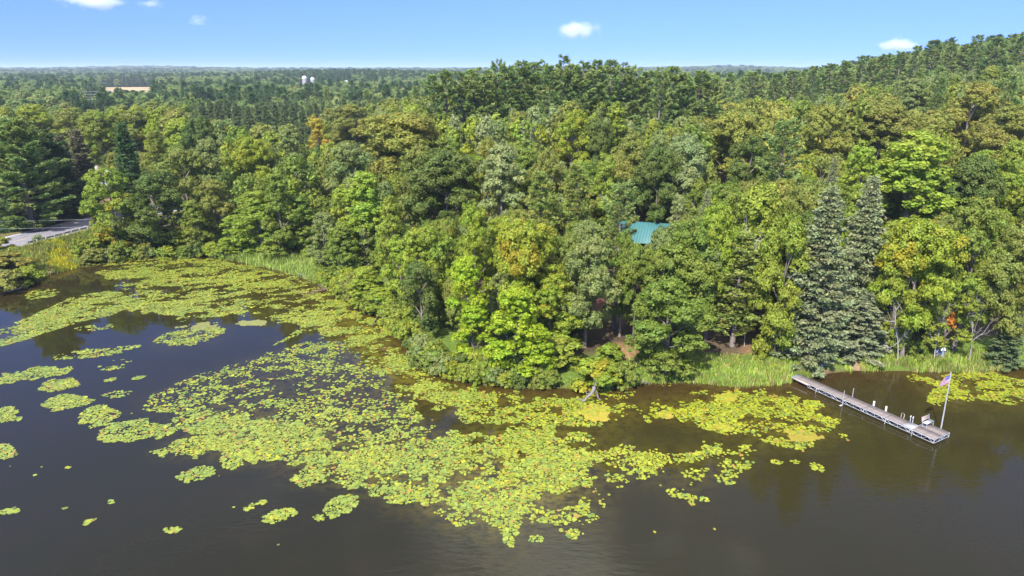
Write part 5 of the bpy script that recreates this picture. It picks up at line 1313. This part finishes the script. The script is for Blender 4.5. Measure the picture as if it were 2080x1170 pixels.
# ------------------------------------------------------------------ houses
LOG = mat("log_wall", (.13, .075, .042), .8, noise=.25, nscale=4, stretch=(.4, .4, 3)); GLASS = mat("window_glass", (.05, .06, .07), .1, spec=.6); TRIM = mat("house_trim", (.7, .69, .66), .6)
TEAL = mat("teal_metal_roof", (.05, .165, .165), .55, noise=.06, nscale=1.5); WSIDE = mat("white_siding", (.72, .73, .75), .7, noise=.05, nscale=2); SHINGLE = mat("grey_shingles", (.20, .20, .22), .9, noise=.2, nscale=6)
WROOF = mat("white_metal_roof", (.74, .77, .82), .4, noise=.05, nscale=2)
def house(name, label, cat, p, rz, L, Wd, eave, ridge, wallm, roofm, seams=0, over=.5, windows=((-.25, .0), (.25, .0)), door=True, chimney=False):
    r = empty(name, p, rz); tag(r, label, cat)
    b = MB(); b.box((0, 0, eave / 2 - .4), (L, Wd, eave + .8))
    V = [(sx_ * L / 2, sy_ * Wd / 2, eave) for sx_ in (-1, 1) for sy_ in (-1, 1)] + [(-L / 2, 0, ridge - .06), (L / 2, 0, ridge - .06)]
    b.add(V, [[0, 1, 4], [3, 2, 5]]); w_ = b.obj("wall", wallm, r)
    for i, (fx, _) in enumerate(windows):
        b = MB(); b.box((fx * L, -Wd / 2 - .03, eave * .55), (1.3, .08, 1.25)); wf = b.obj("window_frame", TRIM, r); b = MB(); b.box((fx * L, -Wd / 2 - .055, eave * .55), (1.1, .06, 1.05)); b.obj("pane", GLASS, wf)
    if door: b = MB(); b.box((0, -Wd / 2 - .03, 1.0), (.95, .08, 2.05)); b.obj("door", TRIM, r)
    sl = math.hypot(Wd / 2 + over, (ridge - eave) * (Wd / 2 + over) / (Wd / 2)); rise = (ridge - eave) / (Wd / 2)
    for s in (-1, 1):
        b = MB(); y1 = s * (Wd / 2 + over); z1 = ridge - rise * (Wd / 2 + over); x0 = L / 2 + over; th = .10
        V = [(-x0, 0, ridge), (x0, 0, ridge), (x0, y1, z1), (-x0, y1, z1)]; V = V + [(a_, c_, z_ - th) for a_, c_, z_ in V]
        b.add(V, [[0, 1, 2, 3], [7, 6, 5, 4], [3, 2, 6, 7], [0, 3, 7, 4], [1, 5, 6, 2]]); ro = b.obj("roof", roofm, r)
        if seams:
            b = MB(); k = -x0 + .2
            while k < x0 - .1: b.tube([(k, s * .04, ridge + .02), (k, y1, z1 + .02)], .025, 4); k += seams
            b.obj("seams", roofm, ro)
    if chimney: b = MB(); b.box((L * .2, .9, ridge + .2), (.7, .7, 1.8)); b.obj("chimney", mat("chimney_stone", (.33, .28, .25), .9, noise=.3, nscale=4), r)
    return r
y_ = 108.0; zc = CAM_H + slope_of(478) * y_
px0 = x_at(1327, y_, zc)
gz_ = float(G(px0, y_))
house("cabin", "log cabin with teal standing-seam metal roof hidden among the trees", "cabin", (px0, y_, gz_), -.30, 10.5, 8.0, max(zc - gz_ - 1.6, 2.4), max(zc - gz_ + 1.0, 4.4), LOG, TEAL, seams=.45, over=.7)
y_ = 166.0; px0 = x_at(176, y_, 6.5); house("house", "white house glimpsed behind the brownish roadside spruces", "house", (px0, y_, float(G(px0, y_))), .12, 12, 8, 3.4, 6.0, WSIDE, WROOF, windows=((-.36, 0), (-.2, 0), (.18, 0), (.36, 0)), chimney=True)
y_ = 574.0; px0 = x_at(184, y_, 6); house("barn", "low building with white metal roof showing over the plain's nearer trees", "barn", (px0, y_, float(G(px0, y_)) + 1.0), -.1, 12, 8, 3.2, 5.6, WSIDE, WROOF)
y_ = 1056.0; px0 = x_at(365, y_, 6); house("barn", "tiny white-roofed barn beside the tan field", "barn", (px0, y_, float(G(px0, y_)) + 2), .1, 13, 9, 4, 7.5, LOG, WROOF)
y_ = 1030.0; px0 = x_at(702, y_, 6); house("barn", "tiny white-roofed shed farthest from the field, past the silos", "barn", (px0, y_, float(G(px0, y_)) + 4), 0, 7, 6, 4.2, 6.2, WSIDE, WROOF)
# silos
CONC = mat("silo_concrete", (.40, .38, .39), .85, noise=.15, nscale=.8, stretch=(1, 1, .2)); DOME = mat("silo_dome", (.62, .61, .63), .5)
for px_, y_, top, rad, lab in ((618, 1000, 153.5, 3.4, "taller concrete silo with white domed cap on the plain"), (634.5, 1010, 156.5, 2.9, "shorter pale silo standing next to the taller one")):
    zt = CAM_H + slope_of(top) * y_; x_ = x_at(px_, y_, zt); g_ = float(G(x_, y_)); h_ = zt - g_ - rad * .95
    r = empty("silo", (x_, y_, g_)); tag(r, lab, "silo", "pair of silos")
    b = MB(); lathe(b, [(rad, -1), (rad, h_ * .5), (rad, h_)], 24); b.obj("barrel", CONC, r, smooth=True)
    b = MB(); lathe(b, [(rad * 1.05, h_ - .9), (rad * 1.05, h_ + .1)] + [(rad * 1.03 * math.cos(t), h_ + .1 + rad * .85 * math.sin(t)) for t in np.linspace(.1, 1.5, 7)], 24); b.obj("dome", DOME, r, smooth=True)
    b = MB()
    for k in range(1, 12): lathe(b, [(rad + .02, h_ * k / 12 - .08), (rad + .07, h_ * k / 12), (rad + .02, h_ * k / 12 + .08)], 24)
    b.obj("hoops", CONC, r)
    b = MB(); b.box((rad * .75, -rad * .75, h_ * .48), (1.0, 1.0, h_ * .95), rz=.78); b.obj("chute", mat("chute_dark", (.13, .13, .15), .7), r)

# ------------------------------------------------------------------ roadside furniture
STEEL = mat("galvanised", (.27, .27, .28), .5, metal=.4, noise=.12, nscale=2); POSTW = mat("rail_post", (.28, .25, .22), .9, noise=.2, nscale=4)
GRAIL = ROAD - nor_ * 5.5
pxr = np.array([project(a, c, ROAD_Z + .6)[0] for a, c in GRAIL]); sel = GRAIL[(pxr > 44) & (pxr < 215)]
c0 = sel[0]; rail = empty("guardrail", (c0[0], c0[1], ROAD_Z)); tag(rail, "steel guardrail on posts along the road edge above the embankment", "guardrail")
b = MB()
for dz_, off in ((.52, 0), (.60, .05), (.68, 0), (.74, .05), (.80, 0)):
    pass
loc = sel - c0; nrm = nor_[(pxr > 44) & (pxr < 215)]
prof_ = [(0, .48), (.05, .55), (0, .62), (.05, .69), (0, .76)]
V = [(*(loc[i] + nrm[i] * o_), z_) for i in range(len(loc)) for o_, z_ in prof_]; n_ = len(prof_)
b.add(V, [[i * n_ + j, (i + 1) * n_ + j, (i + 1) * n_ + j + 1, i * n_ + j + 1] for i in range(len(loc) - 1) for j in range(n_ - 1)]); b.obj("rail", STEEL, rail, smooth=True)
s_ = np.concatenate([[0], np.cumsum(np.linalg.norm(np.diff(loc, axis=0), axis=1))]); bm_ = None
for q in np.arange(.3, s_[-1], 1.75):
    x_, y_ = np.interp(q, s_, loc[:, 0]), np.interp(q, s_, loc[:, 1])
    if bm_ is None: bb = MB(); bb.box((0, 0, .1), (.2, .2, 1.5)); bm_ = bb.mesh("post", POSTW)
    o = link(bpy.data.objects.new("post", bm_), rail); o.location = (x_, y_ - .16, 0); o.rotation_euler = (0, 0, math.atan2(tan_[40, 1], tan_[40, 0]))
p = ground_at(30, 470, 2.5); r = empty("road_sign", p, .5); tag(r, "pale round sign on post at the shaded roadside", "road sign")
b = MB(); b.tube([(0, 0, -.4), (0, 0, 2.2)], .04, 6); b.obj("post", STEEL, r)
b = MB(); V = [(.38 * math.cos(k * 6.28318 / 20), d_, 1.9 + .38 * math.sin(k * 6.28318 / 20)) for d_ in (-.05, -.08) for k in range(20)]
b.add(V, [list(range(20))[::-1]]); b.F.append(np.array([list(range(20, 40))])); b.M.append(np.zeros(1)); q = [[k, (k + 1) % 20, 20 + (k + 1) % 20, 20 + k] for k in range(20)]; b.F.append(np.array(q)); b.M.append(np.zeros(20)); b.obj("panel", mat("sign_face", (.55, .60, .66), .5), r)
CON = mat("culvert_concrete", (.42, .34, .28), .9, noise=.25, nscale=2, bump=.3)
p = ground_at(68, 551, .3); r = empty("culvert", (p[0], p[1], 0), .18); tag(r, "concrete culvert headwall at the waterline below the road", "culvert")
b = MB(); b.box((0, .2, .35), (2.1, 1.0, .16)); b.obj("cap_slab", CON, r); b = MB(); b.box((0, -.22, .08), (2.1, .2, .38)); b.obj("headwall", CON, r); b = MB(); b.box((1.75, .35, .28), (1.5, .22, .42), rz=.42); b.obj("wing_wall", CON, r)

# ------------------------------------------------------------------ overhead lines
WIRE = mat("wire", (.46, .46, .46), .5); POLE = mat("utility_pole", (.42, .38, .34), .9, noise=.2, nscale=3)
def upole(x, y, h, label, arm=True):
    r = empty("utility_pole", (x, y, float(G(x, y)))); tag(r, label, "utility pole", "utility poles")
    b = MB(); b.tube([(0, 0, -1), (0, 0, h)], [.22, .15], 8); b.obj("pole", POLE, r)
    b = MB(); b.box((0, 0, h - .6), (.14, 2.4, .16)); b.obj("crossarm", POLE, r)
    return np.array([x, y, float(G(x, y)) + h])
yl = 585.0; zt = CAM_H + slope_of(183.5) * yl
pl = [(-40, "utility pole at the far line's end beyond the roadside pines"), (222, "utility pole near the white metal roof on the plain"), (645, "utility pole below the silos on the plain"), (1010, "utility pole of the far line hidden behind the hill")]
tops = []
for px_, lab in pl:
    x_ = x_at(px_, yl, zt); h_ = zt - float(G(x_, yl)); tops.append(upole(x_, yl, h_, lab))
def wire(name, label, ends, r_, sag):
    b = MB()
    for a_, c_ in zip(ends[:-1], ends[1:]):
        q = np.linspace(0, 1, 14)[:, None]; pts_ = a_ * (1 - q) + c_ * q; pts_[:, 2] -= (sag * 4 * q * (1 - q))[:, 0]; b.tube(pts_, r_, 4, cap=False)
    return tag(b.obj(name, WIRE), label, "wire", "overhead wires")
for k, (dy_, dz_) in enumerate(((-1.1, -.35), (0, -2.6), (1.1, -4.8))):
    wire("power_line", f"{('highest', 'middle', 'lowest')[k]} of three thin wires crossing the plain before the tan field", [t_ + np.array([0, dy_, dz_]) for t_ in tops], .075, 1.3)
a1 = np.array([x_at(-260, 120, 7.3), 120, CAM_H + slope_of(454) * 120]); c1 = np.array([x_at(455, 127, 7), 127, CAM_H + slope_of(436) * 127])
wire("power_line", "upper roadside wire crossing in front of the road bend", [a1, c1], .014, .25)
a2 = np.array([x_at(-260, 118, 5), 118, CAM_H + slope_of(467) * 118]); c2 = np.array([x_at(455, 126.5, 5), 126.5, CAM_H + slope_of(449) * 126.5])
wire("power_line", "lower roadside wire crossing in front of the road bend", [a2, c2], .014, .45)
for xx_, nm in ((a1, "utility pole beyond the point, carrying the roadside wires"), (c1, "utility pole among the bay trees, carrying the roadside wires")):
    upole(xx_[0], xx_[1] - .8, xx_[2] + .5 - float(G(xx_[0], xx_[1] - .8)), nm)

# ------------------------------------------------------------------ air and clouds
b = MB(); b.box((0, 4600, 36), (24000, 15600, 84))
hz_ = bpy.data.materials.new("thin_haze"); hz_.use_nodes = True; t = hz_.node_tree; t.nodes.clear()
ho = N(t, "ShaderNodeOutputMaterial"); pv = N(t, "ShaderNodeVolumePrincipled"); pv.inputs["Color"].default_value = (.72, .84, 1.0, 1); pv.inputs["Density"].default_value = .000115; pv.inputs["Anisotropy"].default_value = 0.0
t.links.new(pv.outputs[0], ho.inputs["Volume"])
tag(b.obj("haze", hz_), "thin bluish air over the far woods", None, kind="stuff")
def cloud(px, py, wpx, hpx, dist, dens, seed, label):
    """a cumulus as a body of vapour: lumpy hull, ragged density inside"""
    zc_ = CAM_H + slope_of(py) * dist; x_ = x_at(px, dist, zc_); W_ = wpx / FPX * depth(dist, zc_); Hh = hpx / FPX * depth(dist, zc_)
    m = bpy.data.materials.new("cloud_vapour"); m.use_nodes = True; t = m.node_tree; t.nodes.clear()
    o_ = N(t, "ShaderNodeOutputMaterial"); v_ = N(t, "ShaderNodeVolumePrincipled"); v_.inputs["Color"].default_value = (1, 1, 1, 1); v_.inputs["Anisotropy"].default_value = .0
    tc_ = N(t, "ShaderNodeTexCoord"); mp = N(t, "ShaderNodeMapping"); mp.inputs["Location"].default_value = (seed * 3.1, seed * 1.7, seed); mp.inputs["Scale"].default_value = (1.0, 1.0, .62)
    t.links.new(tc_.outputs["Object"], mp.inputs[0]); nn = N(t, "ShaderNodeTexNoise"); nn.inputs["Scale"].default_value = 2.1; nn.inputs["Detail"].default_value = 5; nn.inputs["Roughness"].default_value = .6; t.links.new(mp.outputs[0], nn.inputs["Vector"])
    ln = N(t, "ShaderNodeVectorMath", operation="LENGTH"); t.links.new(tc_.outputs["Object"], ln.inputs[0])
    su = N(t, "ShaderNodeMath", operation="MULTIPLY_ADD"); su.inputs[1].default_value = 2.3; t.links.new(nn.outputs[0], su.inputs[0])
    ng_ = N(t, "ShaderNodeMath", operation="MULTIPLY"); ng_.inputs[1].default_value = -1.25; t.links.new(ln.outputs["Value"], ng_.inputs[0]); t.links.new(ng_.outputs[0], su.inputs[2])
    mr = N(t, "ShaderNodeMapRange", interpolation_type="SMOOTHSTEP"); mr.inputs[1].default_value = .32; mr.inputs[2].default_value = 1.0; mr.inputs[4].default_value = dens
    t.links.new(su.outputs[0], mr.inputs[0]); t.links.new(mr.outputs[0], v_.inputs["Density"]); t.links.new(v_.outputs[0], o_.inputs["Volume"])
    b = MB(); nA, nB = 24, 14; rg = np.random.default_rng(seed); V = []
    for i in range(nB + 1):
        th = math.pi * i / nB
        for k in range(nA):
            a_ = 6.28318 * k / nA; d = np.array([math.sin(th) * math.cos(a_), math.sin(th) * math.sin(a_), math.cos(th)])
            rr_ = 1.0 + .18 * (float(fbm(d[0] * 1.7 + seed, d[1] * 1.7 + d[2] * 1.3, seed)) - .5); V.append(d * rr_)
    b.add(V, [[i * nA + k, i * nA + (k + 1) % nA, (i + 1) * nA + (k + 1) % nA, (i + 1) * nA + k][::-1] for i in range(nB) for k in range(nA)])
    o = b.obj("cloud", m, smooth=True); o.location = (x_, dist, zc_); o.scale = (W_ / 2, W_ / 2 * .7, Hh / 2); tag(o, label, "cloud", "small fair-weather clouds")
cloud(180, -2, 190, 62, 9000, .0075, 1, "largest cloud, flat-based, touching the top edge of the sky")
cloud(306, 8, 74, 28, 9000, .0045, 2, "thin cloud beside the largest one")
cloud(403, 41, 62, 34, 9000, .0035, 3, "faint small puff below the thin cloud")
cloud(1172, 62, 120, 58, 9000, .0075, 4, "compact white cloud alone above the central skyline pines")
cloud(1824, 92, 116, 44, 9000, .0085, 5, "white cloud resting just over the ridge pines")

print("unique tris", sum(sum(max(p, 0) for p in [len(m.loops) - 2 * len(m.polygons)]) for m in bpy.data.meshes))
